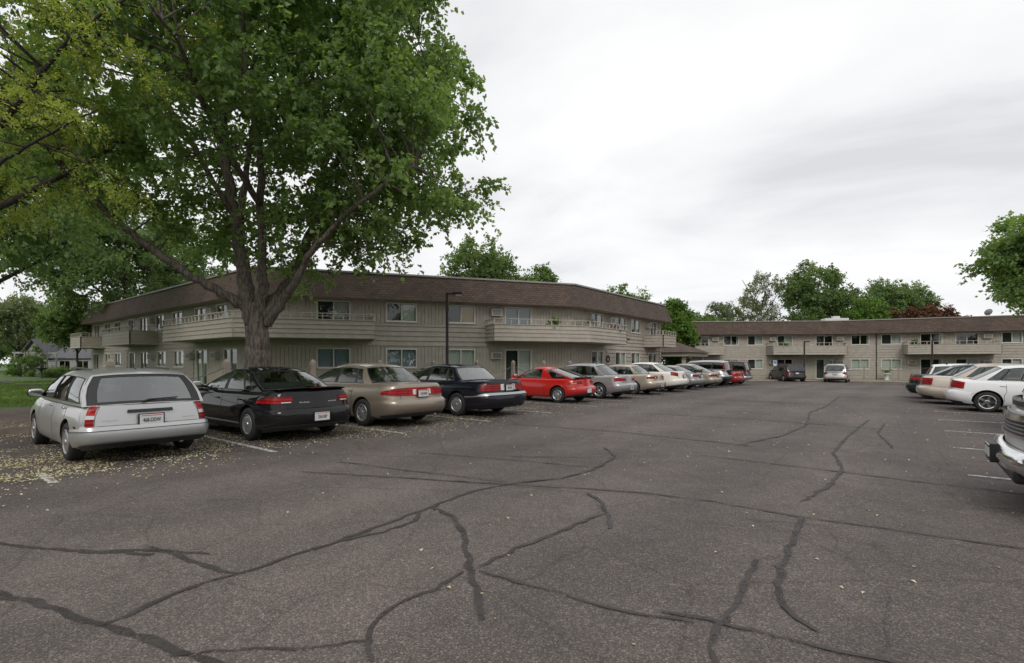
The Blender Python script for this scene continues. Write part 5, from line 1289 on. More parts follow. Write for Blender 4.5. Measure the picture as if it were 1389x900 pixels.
at = lambda px, Z: (px - 694.5) / 680 * Z
G = generic
G('shade_maple', 'dark shade tree rising left of the big maple beyond the lawn', at(-75, 25), 25, 17.5, 9.0, 5.6, DARKL, 21, 290, 1.25, .20, nt=15, nl=15, trunkr=.4, group=None)
G('lawn_maple', 'second dark tree behind the left end of the apartment building', at(170, 44), 44, 17, 8.0, 5.0, DARKL, 22, 190, 1.4, .26, nt=14, nl=14, trunkr=.35, group=None)
G('young_tree', 'small round tree growing beside the left end of the apartments', at(104, 46), 46, 8.1, 3.0, 2.9, MIDL, 23, 110, .85, .17, nt=13, nl=15, trunkr=.13, group=None)
G('back_tree', 'mid green tree above the roof between the left wing and the maple trunk', at(255, 58), 58, 12.5, 5.5, 4, DARKL, 24, 120, 1.3, .3, group=None)
G('edge_tree', 'loose pale tree behind the trellis at the left edge', at(25, 62), 62, 9.6, 5.0, 3, GREYL, 25, 100, 1.1, .25, group=None)
G('woodland_tree', 'dense tree closing the lawn behind the cottage', at(-40, 75), 75, 10.5, 8, 1, MIDL, 26, 150, 1.6, .36, group=None)
G('woodland_tree', 'dark low tree behind the small round tree on the left', at(75, 72), 72, 9.6, 6.5, 1, DARKL, 27, 130, 1.5, .36, group=None)
TB = 'trees behind the wings'
G('round_tree', 'broad green tree over the roof just right of the lamp post', at(655, 50), 50, 13.4, 4.4, 5, MIDL, 31, 150, .95, .23, nt=13, nl=15)
G('round_tree', 'smaller green tree on the roofline, right of the broad one', at(734, 54), 54, 12.6, 2.6, 5, MIDL, 32, 80, .8, .22, nt=13, nl=14)
G('round_tree', 'green crown just above the sloping roofline of the near wing', at(850, 60), 60, 11.4, 4.2, 4, LIGHTL, 33, 110, .95, .24)
G('bushy_tree', 'full bushy tree in the gap above the entrance canopy', at(912, 55), 55, 9.3, 3.1, 1.2, LIGHTL, 34, 175, .85, .22, nt=14, nl=15, trunkr=.2)
G('bushy_tree', 'low green crown left of the far wing, behind the bushy tree', at(945, 68), 68, 9.3, 3.6, 2, MIDL, 35, 120, .9, .24, trunkr=.2)
G('sparse_tree', 'small grey-green tree over the left part of the far roof', at(990, 76), 76, 11.4, 3.0, 3, GREYL, 36, 85, .8, .22, nt=11, nl=11)
G('sparse_tree', 'thin open tree with bare twigs over the far roof', at(1026, 78), 78, 16.8, 4.2, 3.5, GREYL, 37, 120, 1.0, .22, nt=9, nl=10, lean=1.3, trunkr=.25, twr=.05)
G('silver_maple', 'tallest windblown tree over the far roof', at(1103, 76), 76, 18.1, 5.5, 4.0, MIDL, 38, 200, 1.25, .27, nt=13, nl=15, lean=.8, droop=.1, tone0=.42)
G('light_tree', 'lighter green tree right of the windblown one', at(1175, 70), 70, 11.6, 3.2, 3, LIGHTL, 39, 90, 1.0, .26)
G('dark_tree', 'dark twin-topped tree behind the light green one', at(1196, 86), 86, 17.0, 4.5, 3, DARKL, 40, 150, 1.2, .3, nt=11, nl=12)
G('dark_tree', 'dark spreading tree right of the twin-topped one', at(1240, 88), 88, 16.5, 4.6, 3, DARKL, 41, 140, 1.2, .3, nt=11, nl=12)
G('copper_tree', 'reddish copper-leaved tree over the far roof', at(1257, 70), 70, 10.7, 4.9, 3, COPPER, 42, 150, 1.0, .26)
G('right_maple', 'green maple reaching in at the right edge', at(1462, 30), 30, 11.4, 4.7, 4.2, MAPLE, 43, 260, .95, .20, 'maple', nt=14, nl=15, trunkr=.3, group=None, tone0=.62)
# shrubs by the canopy and the cottage
def shrub(label, X, Z, w, h, seed, mat=DARKL):
    x, y = cam_xy(X, Z); C = clump_points([((0, 0, h * .5), (w / 2, w / 2, h * .48))], 40, .22, seed=seed); P, Dr, T = sprays(C, np.full(len(C), .32), 10, 12, .05, .1)
    r = empty('shrub', (x, y, gz(y))); tag(r, label, 'shrub'); link('foliage', leaves_mesh('foliage', P, Dr, .10, 'oval', mat, T), r)
    s = MB(); 
    for k in range(5): a = k * 1.3; s.tube([(0, 0, -.05), (math.cos(a) * w * .15, math.sin(a) * w * .15, h * .3), (math.cos(a) * w * .3, math.sin(a) * w * .3, h * .7)], [.03, .02, .01], 5)
    s.build('stem', BARKD, r)
shrub('round shrub under the entrance canopy', at(908, 55), 55, 2.2, 1.9, 61); shrub('shrub beside the right canopy post', at(922, 57), 57, 2.6, 2.2, 62)
shrub('low dark shrub at the cottage wall', at(72, 46), 46, 2.6, 1.1, 63); shrub('low dark shrub right of the bird bath', at(92, 47.5), 47.5, 2.8, 1.0, 64)
shrub('flowering yellow-green bush inside the white trellis', at(27, 49), 49, 2.0, 2.0, 65, LIGHTL); shrub('tall loose bush between trellis and cottage', at(45, 48.5), 48.5, 1.7, 3.2, 66, MIDL)

# unseen tree belt behind the viewer and far right, added to darken car reflections
def belt(name, label, pts, n, h, mat, seed):
    g = np.random.default_rng(seed); P_ = [np.array(p) for p in pts]; C = []
    for a, b in zip(P_, P_[1:]):
        k = int(n * np.linalg.norm(b - a) / 100)
        for i in range(k):
            q_ = a + (b - a) * g.uniform(); z = g.uniform(0, 1) ** .8 * h * (.75 + .35 * math.sin(q_[0] * .17 + q_[1] * .13)); C.append((q_[0] + g.normal(0, 2.5), q_[1] + g.normal(0, 2.5), z))
    C = np.array(C); P, Dr, T = sprays(C, np.full(len(C), 2.6), 12, 11, .4, .1); o = link(name, leaves_mesh(name, P, Dr, .8, 'quad', mat, T)); tag(o, label, kind='stuff')
belt('unseen_tree_belt', 'unseen belt of trees added round the back of the lot for darker car reflections', [(-70, -30), (-40, -48), (10, -52), (50, -40), (66, -5), (72, 40), (90, 75)], 260, 12, DARKL, 77)
# ---------------------------------------------------------------- ground, lot, markings
def sheet(name, poly, dz, mat, step=3.0, kind='structure', tops=None):
    bm = bmesh.new(); vs = [bm.verts.new((x, y, 0)) for x, y in poly]; bm.faces.new(vs)
    ys = [p[1] for p in poly]; y = max(min(ys), 24)
    while y < min(max(ys), 62):
        g = list(bm.verts) + list(bm.edges) + list(bm.faces); bmesh.ops.bisect_plane(bm, geom=g, plane_co=(0, y, 0), plane_no=(0, 1, 0)); y += step
    for v in bm.verts: v.co.z = gz(v.co.y) + dz
    bmesh.ops.triangulate(bm, faces=bm.faces)
    for f in bm.faces:
        if f.normal.z < 0: f.normal_flip()
    me = bpy.data.meshes.new(name); bm.to_mesh(me); bm.free(); me.materials.append(mat); o = link(name, me); tag(o, kind=kind); return o

def asphalt():
    m = bpy.data.materials.new('asphalt'); N, L = nodes(m); b = N['Principled BSDF']; b.inputs['Roughness'].default_value = .88; b.inputs['Specular IOR Level'].default_value = .35
    tc = N.new('ShaderNodeTexCoord'); 
    def noise(sc, det=4, rough=.6):
        n = N.new('ShaderNodeTexNoise'); n.inputs['Scale'].default_value = sc; n.inputs['Detail'].default_value = det; n.inputs['Roughness'].default_value = rough; L.new(tc.outputs['Object'], n.inputs['Vector']); return n
    def ramp(src, stops):
        r = N.new('ShaderNodeValToRGB'); e = r.color_ramp.elements
        e[0].position, e[0].color = stops[0][0], (*stops[0][1], 1); e[1].position, e[1].color = stops[-1][0], (*stops[-1][1], 1)
        for p, c in stops[1:-1]: q = e.new(p); q.color = (*c, 1)
        L.new(src, r.inputs['Fac']); return r.outputs['Color']
    def mul(a, b_, f=1, mode='MULTIPLY'):
        x = N.new('ShaderNodeMix'); x.data_type = 'RGBA'; x.blend_type = mode
        if isinstance(f, (int, float)): x.inputs['Factor'].default_value = f
        else: L.new(f, x.inputs['Factor'])
        L.new(a, x.inputs['A']); 
        if isinstance(b_, tuple): x.inputs['B'].default_value = (*b_, 1)
        else: L.new(b_, x.inputs['B'])
        return x.outputs['Result']
    base = ramp(noise(.22, 5).outputs['Fac'], [(.28, (.091, .079, .074)), (.5, (.126, .110, .103)), (.74, (.168, .147, .137))])
    col = mul(base, ramp(noise(2.5, 6, .7).outputs['Fac'], [(.3, (.84, .84, .84)), (.7, (1.14, 1.13, 1.12))]))
    # exposed aggregate: pale and dark stones
    vo = N.new('ShaderNodeTexVoronoi'); vo.inputs['Scale'].default_value = 125; L.new(tc.outputs['Object'], vo.inputs['Vector'])
    sp = N.new('ShaderNodeSeparateColor'); L.new(vo.outputs['Color'], sp.inputs[0])
    col = mul(col, ramp(sp.outputs[0], [(0, (.55, .55, .56)), (.55, (.92, .90, .89)), (.80, (1.1, 1.08, 1.06)), (.90, (1.55, 1.5, 1.45)), (1, (2.1, 2.0, 1.9))]))
    vo2 = N.new('ShaderNodeTexVoronoi'); vo2.inputs['Scale'].default_value = 32; L.new(tc.outputs['Object'], vo2.inputs['Vector']); s2 = N.new('ShaderNodeSeparateColor'); L.new(vo2.outputs['Color'], s2.inputs[0])
    col = mul(col, ramp(s2.outputs[1], [(0, (.96, .96, .96)), (.9, (1.02, 1.02, 1.02)), (1, (1.2, 1.18, 1.16))]))
    # darker, oil-stained parking bays either side of the worn aisle
    sx = N.new('ShaderNodeSeparateXYZ'); L.new(tc.outputs['Object'], sx.inputs[0])
    mr = N.new('ShaderNodeMapRange'); mr.inputs[1].default_value = -7.0; mr.inputs[2].default_value = -8.8; L.new(sx.outputs[0], mr.inputs[0])
    mr2 = N.new('ShaderNodeMapRange'); mr2.inputs[1].default_value = -.3; mr2.inputs[2].default_value = 1.4; L.new(sx.outputs[0], mr2.inputs[0])
    ad = N.new('ShaderNodeMath'); ad.operation = 'ADD'; ad.use_clamp = True; L.new(mr.outputs[0], ad.inputs[0]); L.new(mr2.outputs[0], ad.inputs[1])
    nn = noise(.7, 5); mm = N.new('ShaderNodeMath'); mm.operation = 'MULTIPLY'; L.new(ad.outputs[0], mm.inputs[0]); L.new(nn.outputs['Fac'], mm.inputs[1])
    m3 = N.new('ShaderNodeMath'); m3.operation = 'MULTIPLY'; m3.inputs[1].default_value = 1.25; L.new(mm.outputs[0], m3.inputs[0])
    col = mul(col, (.62, .60, .60), m3.outputs[0])
    st = noise(1.7, 2); col = mul(col, ramp(st.outputs['Fac'], [(.22, (.62, .61, .6)), (.31, (1, 1, 1)), (1, (1, 1, 1))]))
    # oil drips inside the bays
    od = ramp(noise(4.5, 3).outputs['Fac'], [(.30, (.45, .44, .44)), (.40, (1, 1, 1)), (1, (1, 1, 1))]); col = mul(col, od, ad.outputs[0])
    # faint worn wheel lanes along the aisle and thin hairline cracks
    wv = N.new('ShaderNodeTexWave'); wv.bands_direction = 'X'; wv.inputs['Scale'].default_value = .17; wv.inputs['Distortion'].default_value = 1.6; wv.inputs['Detail'].default_value = 3; L.new(tc.outputs['Object'], wv.inputs['Vector'])
    col = mul(col, ramp(wv.outputs['Fac'], [(0, (.92, .92, .92)), (1, (1.08, 1.075, 1.07))]))
    nd_ = noise(3, 4); mxv = N.new('ShaderNodeMix'); mxv.data_type = 'RGBA'; mxv.inputs['Factor'].default_value = .12; L.new(tc.outputs['Object'], mxv.inputs['A']); L.new(nd_.outputs['Color'], mxv.inputs['B'])
    hv = N.new('ShaderNodeTexVoronoi'); hv.feature = 'DISTANCE_TO_EDGE'; hv.inputs['Scale'].default_value = .8; L.new(mxv.outputs['Result'], hv.inputs['Vector'])
    col = mul(col, ramp(hv.outputs['Distance'], [(0, (.55, .53, .52)), (.006, (.8, .79, .78)), (.012, (1, 1, 1)), (1, (1, 1, 1))]), .55)
    L.new(col, b.inputs['Base Color'])
    bp = N.new('ShaderNodeBump'); bp.inputs['Strength'].default_value = .5; bp.inputs['Distance'].default_value = .004; L.new(vo.outputs['Distance'], bp.inputs['Height']); L.new(bp.outputs['Normal'], b.inputs['Normal'])
    return m
ASPH = asphalt()
def grassm():
    m = pmat('grass', (.075, .125, .035), .9, noise=.3, nscale=1.4, bump=.8, bscale=40); return m
GRASS = grassm()
DIRT = pmat('dirt', (.135, .105, .085), .95, noise=.25, nscale=2, bump=.5, bscale=30)
KERBL = pmat('kerb_stone', (.17, .14, .115), .9, noise=.25, nscale=4, bump=.3, bscale=40)
CONC = pmat('concrete', (.36, .30, .24), .9, noise=.15, nscale=3, bump=.2, bscale=50)
SEAL = pmat('crack_sealer', (.048, .042, .039), .7, noise=.3, nscale=4)
_n, _l = nodes(SEAL); _t = _n.new('ShaderNodeTexCoord'); _a = _n.new('ShaderNodeTexNoise'); _a.inputs['Scale'].default_value = 45; _a.inputs['Detail'].default_value = 5; _l.new(_t.outputs['Object'], _a.inputs['Vector'])
_b = _n.new('ShaderNodeTexNoise'); _b.inputs['Scale'].default_value = 3; _l.new(_t.outputs['Object'], _b.inputs['Vector']); _s = _n.new('ShaderNodeMath'); _s.operation = 'ADD'; _l.new(_a.outputs['Fac'], _s.inputs[0]); _l.new(_b.outputs['Fac'], _s.inputs[1])
_r = _n.new('ShaderNodeMapRange'); _r.inputs[1].default_value = .78; _r.inputs[2].default_value = 1.02; _r.inputs[3].default_value = .25; _r.inputs[4].default_value = 1; _l.new(_s.outputs[0], _r.inputs[0]); _l.new(_r.outputs[0], _n['Principled BSDF'].inputs['Alpha'])
def paintline():
    m = pmat('line_paint', (.55, .54, .52), .8); N, L = nodes(m); b = N['Principled BSDF']; tc = N.new('ShaderNodeTexCoord'); n = N.new('ShaderNodeTexNoise'); n.inputs['Scale'].default_value = 14; n.inputs['Detail'].default_value = 8; n.inputs['Roughness'].default_value = .7
    L.new(tc.outputs['Object'], n.inputs['Vector']); r = N.new('ShaderNodeValToRGB'); r.color_ramp.elements[0].position = .42; r.color_ramp.elements[1].position = .56; r.color_ramp.elements[0].color = (.12, .11, .10, 1); r.color_ramp.elements[1].color = (.56, .55, .53, 1)
    L.new(n.outputs['Fac'], r.inputs['Fac']); L.new(r.outputs['Color'], b.inputs['Base Color']); return m
LINE = paintline()

g = MB(); E_ = 900; ysteps = [-E_] + [24 + 3 * i for i in range(14)] + [E_]
g.add([p for y in ysteps for p in ((-E_, y, gz(y) - .02), (E_, y, gz(y) - .02))], [(2 * i, 2 * i + 1, 2 * i + 3, 2 * i + 2) for i in range(len(ysteps) - 1)])
tag(g.build('ground', GRASS, fix=False), kind='structure')
XC = -14.6
lot = [(XC, -30), (60, -30), (60, 75.3), (35.5, 69.9), (9.3, 64.2), (-5.2, 60.7), (-17, 52.75), (-22.6, 52.75), (-22.6, 43.2), (XC, 43.2)]
sheet('parking_lot', lot, .0, ASPH)
# raised lawn and planting bed west of the lot
sheet('lawn', [(-200, -60), (XC - .16, -60), (XC - .16, 43.0), (-22.6, 43.0), (-22.6, 52.9), (-60, 52.9), (-60, 120), (-200, 120)], .115, GRASS)
bed = []
r_ = random.Random(4)
for i in range(40): bed.append((-22.3 + r_.uniform(-.35, .35) - 1.5 * math.sin(i * .13), -30 + i * .95))
bed = [(XC - .16, -30)] + [(XC - .16, 43.0), (-16.1, 43.0), (-16.0, 30), (-15.9, 14)] + [(x if y < 5.2 else -19.5 + (min(y, 8) - 5.2) * .9 + r_.uniform(-.1, .1), y) for x, y in reversed(bed) if y < 8.5]
sheet('planting_bed', bed, .125, DIRT)
sheet('far_lawn', [(-17, 52.9), (-5.2, 60.85), (9.3, 64.35), (35.5, 70.05), (60, 75.45), (60, 120), (-22, 120), (-22, 52.9)], .11, GRASS)
wk = []
def walk(name, W, t0, t1, o0, o1, dz=.135):
    sheet(name, [W.p(t0, o0)[:2], W.p(t1, o0)[:2], W.p(t1, o1)[:2], W.p(t0, o1)[:2]], dz, CONC)
kb = MB()
def kerb(pts):
    for (a, b) in zip(pts, pts[1:]):
        a, b = Vector(a), Vector(b); n = max(1, int((b - a).length / 3)); 
        for k in range(n):
            p, q_ = a.lerp(b, k / n), a.lerp(b, (k + 1) / n); e = (q_ - p).normalized(); m_ = Vector((e.y, -e.x)) * .08
            z0, z1 = gz(p.y), gz(q_.y)
            P8 = [(*(p - m_), z0 - .02), (*(p + m_), z0 - .02), (*(q_ + m_), z1 - .02), (*(q_ - m_), z1 - .02), (*(p - m_), z0 + .14), (*(p + m_ * .7), z0 + .14), (*(q_ + m_ * .7), z1 + .14), (*(q_ - m_), z1 + .14)]
            kb.add(P8, [(4, 5, 6, 7), (0, 1, 5, 4), (2, 3, 7, 6), (1, 2, 6, 5), (3, 0, 4, 7)])
kerb([(XC - .08, -30), (XC - .08, 43.12)]); kerb([(XC - .08, 43.12), (-22.6, 43.12)]); tag(kb.build('kerb', KERBL, fix=True), kind='structure'); kb = MB()
kerb([(-22.6, 52.83), (-17, 52.83), (-5.2, 60.78), (9.3, 64.28), (35.5, 69.98), (60, 75.38)])
tag(kb.build('kerb', CONC, fix=True), kind='structure')
# bay lines
ln = MB(); r_ = random.Random(2)
def strip(pts, w, mb, dz=.006, jag=0):
    """flat ribbon; w may vary along it"""
    P = [Vector(p) for p in pts]; vs = []; n = len(P)
    for i, p in enumerate(P):
        e = (P[min(i + 1, n - 1)] - P[max(i - 1, 0)]).normalized(); nn = Vector((-e.y, e.x)); ww = (w[i] if hasattr(w, '__len__') else w) / 2
        for s in (1, -1):
            q_ = p + nn * s * ww * (1 + r_.uniform(-jag, jag)); vs.append((q_.x, q_.y, gz(q_.y) + dz))
    mb.add(vs, [(2 * i, 2 * i + 1, 2 * i + 3, 2 * i + 2) for i in range(n - 1)])
for k in range(-3, 16):
    y = 1.36 + 2.76 * k
    if y < 42: strip([(-8.3, y), (-8.8 if k == 0 else -11, y), (-9.2 if k == 0 else -14.4, y)], .10, ln)
for k in range(-4, 10):
    y = 8.99 + 2.75 * k
    if y < 36 and k != -1: strip([(.62, y), (3, y), (6.2, y)], .10, ln)
for t in range(0, 9): p0, p1 = W2.p(2.2 + t * 2.8, 2.9)[:2], W2.p(2.2 + t * 2.8, 7.0)[:2]; strip([p0, p1], .10, ln)
o = ln.build('bay_lines', LINE, fix=False); tag(o, kind='structure')
# crack sealing
CR = [([(-9, -.6), (-5.2, .3), (-4.6, .49), (-4.18, .64), (-3.79, .74), (-3.54, .82), (-3.25, .91), (-2.98, .96), (-2.74, 1.05), (-2.2, 1.1)], .075), ([(-8, .1), (-5.89, .63), (-5.45, .83), (-5.16, 1.0), (-4.72, 1.37), (-4.29, 1.61)], .06), ([(-5.16, 1.0), (-4.61, 1.34)], .07),
      ([(-4.83, 1.38), (-4.36, 1.46), (-3.88, 1.53), (-3.72, 1.59)], .06), ([(-3.59, .79), (-3.67, 1.03), (-3.75, 1.3), (-3.72, 1.59), (-3.75, 2.02), (-3.74, 2.4), (-3.81, 2.9), (-3.87, 3.5), (-3.98, 4.28), (-3.82, 4.91)], .065), ([(-3.74, 2.4), (-3.64, 2.77), (-3.66, 3.13), (-3.84, 3.37)], .06),
      ([(-3.82, 3.55), (-3.38, 3.43), (-2.91, 3.05), (-2.47, 2.64), (-2.12, 2.35), (-1.94, 2.18)], .07), ([(-2.49, 2.6), (-2.45, 2.28), (-2.48, 2.0), (-2.44, 1.81), (-2.28, 1.64), (-2.1, 1.53)], .045), ([(-2.26, 1.65), (-2.52, 1.36), (-2.83, 1.08), (-2.95, .92)], .025),
      ([(-2.46, 2.73), (-2.47, 3.18), (-2.43, 3.66), (-2.39, 4.22), (-2.35, 4.45)], .06), ([(-2.89, 5.02), (-2.61, 4.85), (-2.3, 4.43), (-2.11, 4.08)], .07), ([(-2.42, 2.68), (-1.99, 2.72), (-1.56, 2.76), (-1.28, 2.78), (-.97, 2.91)], .035), ([(-1.16, 2.93), (-.91, 2.99), (-.76, 3.01), (-.47, 3.05), (-.09, 3.13), (.8, 3.3)], .045),
      ([(-.9, 4.14), (-.86, 3.69), (-.84, 3.24), (-.84, 2.96), (-.81, 2.71), (-.76, 2.59), (-.7, 2.2)], .05), ([(-.8, 5.53), (-.76, 4.75), (-.73, 4.1), (-.68, 3.69), (-.6, 3.47), (-.5, 3.34), (-.39, 3.24)], .07),
      ([(-6.5, 3.6), (-4.27, 4.6), (-3.27, 5.07), (-2.49, 5.42), (-1.7, 5.57), (-.8, 5.53), (-.17, 5.62), (.33, 5.66), (.73, 5.72), (3, 6)], .045), ([(-.9, 6.13), (-.75, 7.15), (-.72, 8.4), (-.97, 9.8), (-.96, 12.24), (-.8, 16)], .06), ([(-2.63, 8.24), (-1.55, 8.19), (-.64, 8.16), (.2, 8.09), (3, 8.1)], .05),
      ([(-6.73, 4.31), (-5.34, 4.56), (-3.91, 4.88)], .035), ([(-3.82, 4.91), (-3.51, 5.45), (-3.44, 6.19), (-3.65, 7.27), (-4.18, 7.91)], .07), ([(-6.48, 5.53), (-4.71, 6.06), (-3.51, 6.32)], .04), ([(-4.98, 6.22), (-3.46, 7.27)], .04), ([(-2.44, 9.58), (-2.02, 11.4), (-1.89, 13.63), (-2.32, 17.29), (-2.19, 19.93), (-2.4, 27)], .06),
      ([(-.45, 15.31), (-.51, 13.14), (-.2, 11)], .05), ([(-7.5, 9.5), (-5, 9.9), (-2.2, 9.7)], .06), ([(-6, 14), (-3, 14.3), (-.5, 13.9)], .08), ([(-7, 21), (-3, 20.8), (0, 21.4)], .12)]
cr = MB(); CI = 0
for pts, w in CR:
    P = [Vector(p) for p in pts]; out = []; ws = []
    for a, b in zip(P, P[1:]):
        n = max(1, int((b - a).length / .09)); e = b - a; nn = Vector((-e.y, e.x)).normalized()
        for k in range(n): out.append(a + e * k / n + nn * r_.uniform(-.016, .016)); ws.append(w * .70 * r_.uniform(.65, 1.3))
    out.append(P[-1]); ws.append(w * .4); strip(out, ws, cr, .0035 + .0005 * (CI := CI + 1), .25)
tag(cr.build('sealed_cracks', SEAL, fix=False), kind='structure')

# fallen maple seeds and petals: small twisted flakes lying on the asphalt
n = 110000; X = rng.uniform(-15.8, -3.5, n); Y = rng.uniform(-2.5, 26, n)
def lat(x, y, s, seed):
    h = lambda i, j: np.modf(np.sin(i * 127.1 + j * 311.7 + seed) * 43758.5453)[0] % 1.0
    i, j = np.floor(x / s), np.floor(y / s); fx, fy = x / s - i, y / s - j; fx = fx * fx * (3 - 2 * fx); fy = fy * fy * (3 - 2 * fy)
    return (h(i, j) * (1 - fx) + h(i + 1, j) * fx) * (1 - fy) + (h(i, j + 1) * (1 - fx) + h(i + 1, j + 1) * fx) * fy
nz = .45 * lat(X, Y, 1.3, 1) + .35 * lat(X, Y, .45, 2) + .2 * lat(X, Y, .16, 3)
dens = np.clip((-X - 7.2) / 3.0, 0, 1) ** 1.4 * np.clip((24 - Y) / 16, 0, 1) * (np.exp(-np.maximum(0, Y - 8) / 9))
dens = dens * np.clip((nz - .32) * 3.6, 0, 1) ** 1.5 * 1.5 + .012 * (X < -4) * np.clip((-X - 4) / 3, 0, 1)
dens = np.where(X < -14.7, dens * .45, dens)
keep = rng.uniform(0, 1, n) < dens
# drift against the kerb side of the wagon, bottom left of the picture
X, Y = X[keep], Y[keep]
nd = 17000; Xd = -8.7 - np.abs(rng.normal(0, 3.0, nd)); Yd = rng.normal(.3, 1.7, nd); Yd += .5 * np.sin(Xd * 1.1); kd = (.5 * lat(Xd, Yd, .8, 5) + .5 * lat(Xd, Yd, .25, 6)) > rng.uniform(.38, .66, nd); Xd, Yd = Xd[kd], Yd[kd]
# sparse leaves right over the aisle
nr = 420; Xr = rng.uniform(-4, 4, nr); Yr = rng.uniform(2.2, 22, nr)
X = np.concatenate([X, Xd, Xr]); Y = np.concatenate([Y, Yd, Yr])
Zg = np.where(X < -14.7, .131, .009) + np.array([gz(y) for y in Y])
P = np.stack([X, Y, Zg], 1); a = rng.uniform(0, 2 * PI, len(X)); Dd = np.stack([np.cos(a), np.sin(a), rng.uniform(-.02, .12, len(X))], 1)
SEED = leafmat('seed', (.42, .35, .20), (.80, .73, .50), .1)
me = leaves_mesh('fallen_seeds', P, Dd, .031, 'quad', SEED, rng.uniform(.2, .9, len(X)), 6.0); me.transform(Matrix.Identity(4))
tag(link('fallen_seeds', me), 'pale winged maple seeds scattered over the asphalt', kind='stuff')
print('seeds', len(X))
# grass blades near the lot edge so the lawn is not a flat sheet
n = 60000; X = rng.uniform(-50, -15.6, n); Y = rng.uniform(-4, 11.5, n); k = (X < -22.2 + rng.normal(0, .2, n)) | ((Y > 5.2) & (X < -19)); X, Y = X[k], Y[k]
P = np.stack([X, Y, np.full(len(X), .11)], 1); Dd = np.stack([rng.normal(0, .35, len(X)), rng.normal(0, .35, len(X)), np.ones(len(X))], 1)
GL = leafmat('grass_blade', (.11, .18, .05), (.21, .31, .09), .4)
tag(link('grass_tufts', leaves_mesh('grass_tufts', P, Dd, .085, 'quad', GL, rng.uniform(.2, .8, len(X)), .0)), 'short lawn grass', kind='stuff')
# ---------------------------------------------------------------- posts, lamps, signs
def lamp_post(x, y, h, label, arm=(.45), az_=0, z=None):
    z0 = gz(y) if z is None else z; r = empty('lamp_post', (x, y, z0), az_); tag(r, label, 'lamp post', 'lamp posts round the lot')
    m = MB(); m.box((0, 0, h / 2), (.11, .11, h), bev=.01); m.box((0, 0, .03), (.28, .28, .06)); m.build('pole', BRONZE, r)
    a = MB(); a.box((arm * .35, 0, h - .05), (arm * .7, .05, .06)); a.build('arm', BRONZE, r)
    l = MB(); l.box((arm * .85, 0, h - .03), (.42, .30, .13), bev=.03); hd = l.build('lamp_head', BRONZE, r)
    g = MB(); g.box((arm * .95, 0, h - .098), (.26, .22, .012)); g.build('lens', M['clear_lens'], hd)
AZ = math.radians(38.3)
lamp_post(-14.75, 14.4, 4.25, 'dark bronze square lamp post standing behind the navy sedan', .5, AZ, .1)
x, y = cam_xy(at(1091, 50), 50); lamp_post(x, y, 4.0, 'thin dark lamp post in front of the far balcony, above the two minivans', .3, AZ, gz(y))
x, y = cam_xy(at(1264.5, 46), 46); lamp_post(x, y, 4.0, 'thin dark lamp post before the right-hand far balcony', .3, AZ, gz(y))
# parking sign
x, y = cam_xy(at(1051, 50.6), 50.6); r = empty('parking_sign', (x, y, gz(y)), AZ); tag(r, 'small blue and white accessible parking sign on a post by the dark minivan', 'sign')
m = MB(); m.tube([(0, 0, 0), (0, 0, 2.1)], .03, 8); m.build('post', GR, r)
m = MB(); m.box((0, -.04, 1.82), (.34, .02, .55), bev=.008); p_ = m.build('sign_plate', pmat('sign_white', (.65, .68, .70), .4), r)
m = MB(); m.box((0, -.053, 1.92), (.24, .006, .26)); b_ = m.build('blue_panel', pmat('sign_blue', (.03, .12, .42), .4), p_)
m = MB(); ellipsoid(m, (-.01, -.058, 2.01), (.022, .004, .022), 0, 10, 6); m.tube([(-.01, -.058, 1.985), (.0, -.058, 1.93), (.05, -.058, 1.925), (.075, -.058, 1.86)], .011, 6)
m.tube([(-.03 + .055 * math.cos(a), -.058, 1.885 + .055 * math.sin(a)) for a in [1.9 + i * .5 for i in range(9)]], .009, 6); m.build('wheelchair_symbol', pmat('sign_symbol', (.75, .75, .75), .4), b_)
# timber bollards and rope along the left kerb
WOOD = pmat('post_wood', (.30, .25, .205), .85, noise=.2, nscale=6, bump=.3, bscale=20); ROPE = pmat('rope', (.16, .15, .14), .9)
places = {-1: 'left of the silver wagon, at the picture edge', 0: 'on the planting bed near the nose of the silver wagon', 1: 'hidden by the silver wagon, at its right side', 2: 'left of the maple trunk above the black sedan roof', 3: 'right of the maple trunk, before the tan sedan roof',
          4: 'before the wall window above the navy sedan', 5: 'right of the lamp post', 6: 'right of the navy sedan roof', 7: 'at the sliding door above the red coupe', 8: 'over the red coupe roof', 9: 'near the pewter sedan nose'}
ys = {k: 6.1 + 2.62 * (k - 2) for k in places}
def bollard(x, y, z, h, label, group, s=.14):
    m = MB(); m.box((0, 0, h / 2 - .05), (s, s, h - .1), bev=.008); t = h - .1
    m.add([(-s / 2, -s / 2, t), (s / 2, -s / 2, t), (s / 2, s / 2, t), (-s / 2, s / 2, t), (0, 0, t + .10)], [(0, 1, 4), (1, 2, 4), (2, 3, 4), (3, 0, 4)])
    m.box((0, 0, t - .10), (s + .02, s + .02, .03)); o = m.build('bollard', WOOD, loc=(x, y, z)); tag(o, label, 'bollard', group)
for k, pl_ in places.items(): bollard(-15.1, ys[k], .12, 1.50, 'pointed timber bollard ' + pl_, 'bollards along the left kerb')
rp = MB()
for k in list(places)[:-1]:
    y0, y1 = ys[k], ys[k + 1]; rp.tube([(-15.1, y0 + (y1 - y0) * i / 10, 1.38 - .36 * (1 - (2 * i / 10 - 1) ** 2)) for i in range(11)], .013, 6, cap=False)
tag(rp.build('rope', ROPE, smooth=True), 'sagging rope strung through the timber bollards on the left', 'rope')
for i, t in enumerate((2.3, 5.1)):
    p = W2.p(t, 2.2); bollard(p[0], p[1], gz(p[1]) + .12, 1.5, ['dark post of the low rope fence right of the silver minivan', 'dark post of the low rope fence left of the dark green sedan'][i], 'posts before the far wing', .12)
rp = MB()
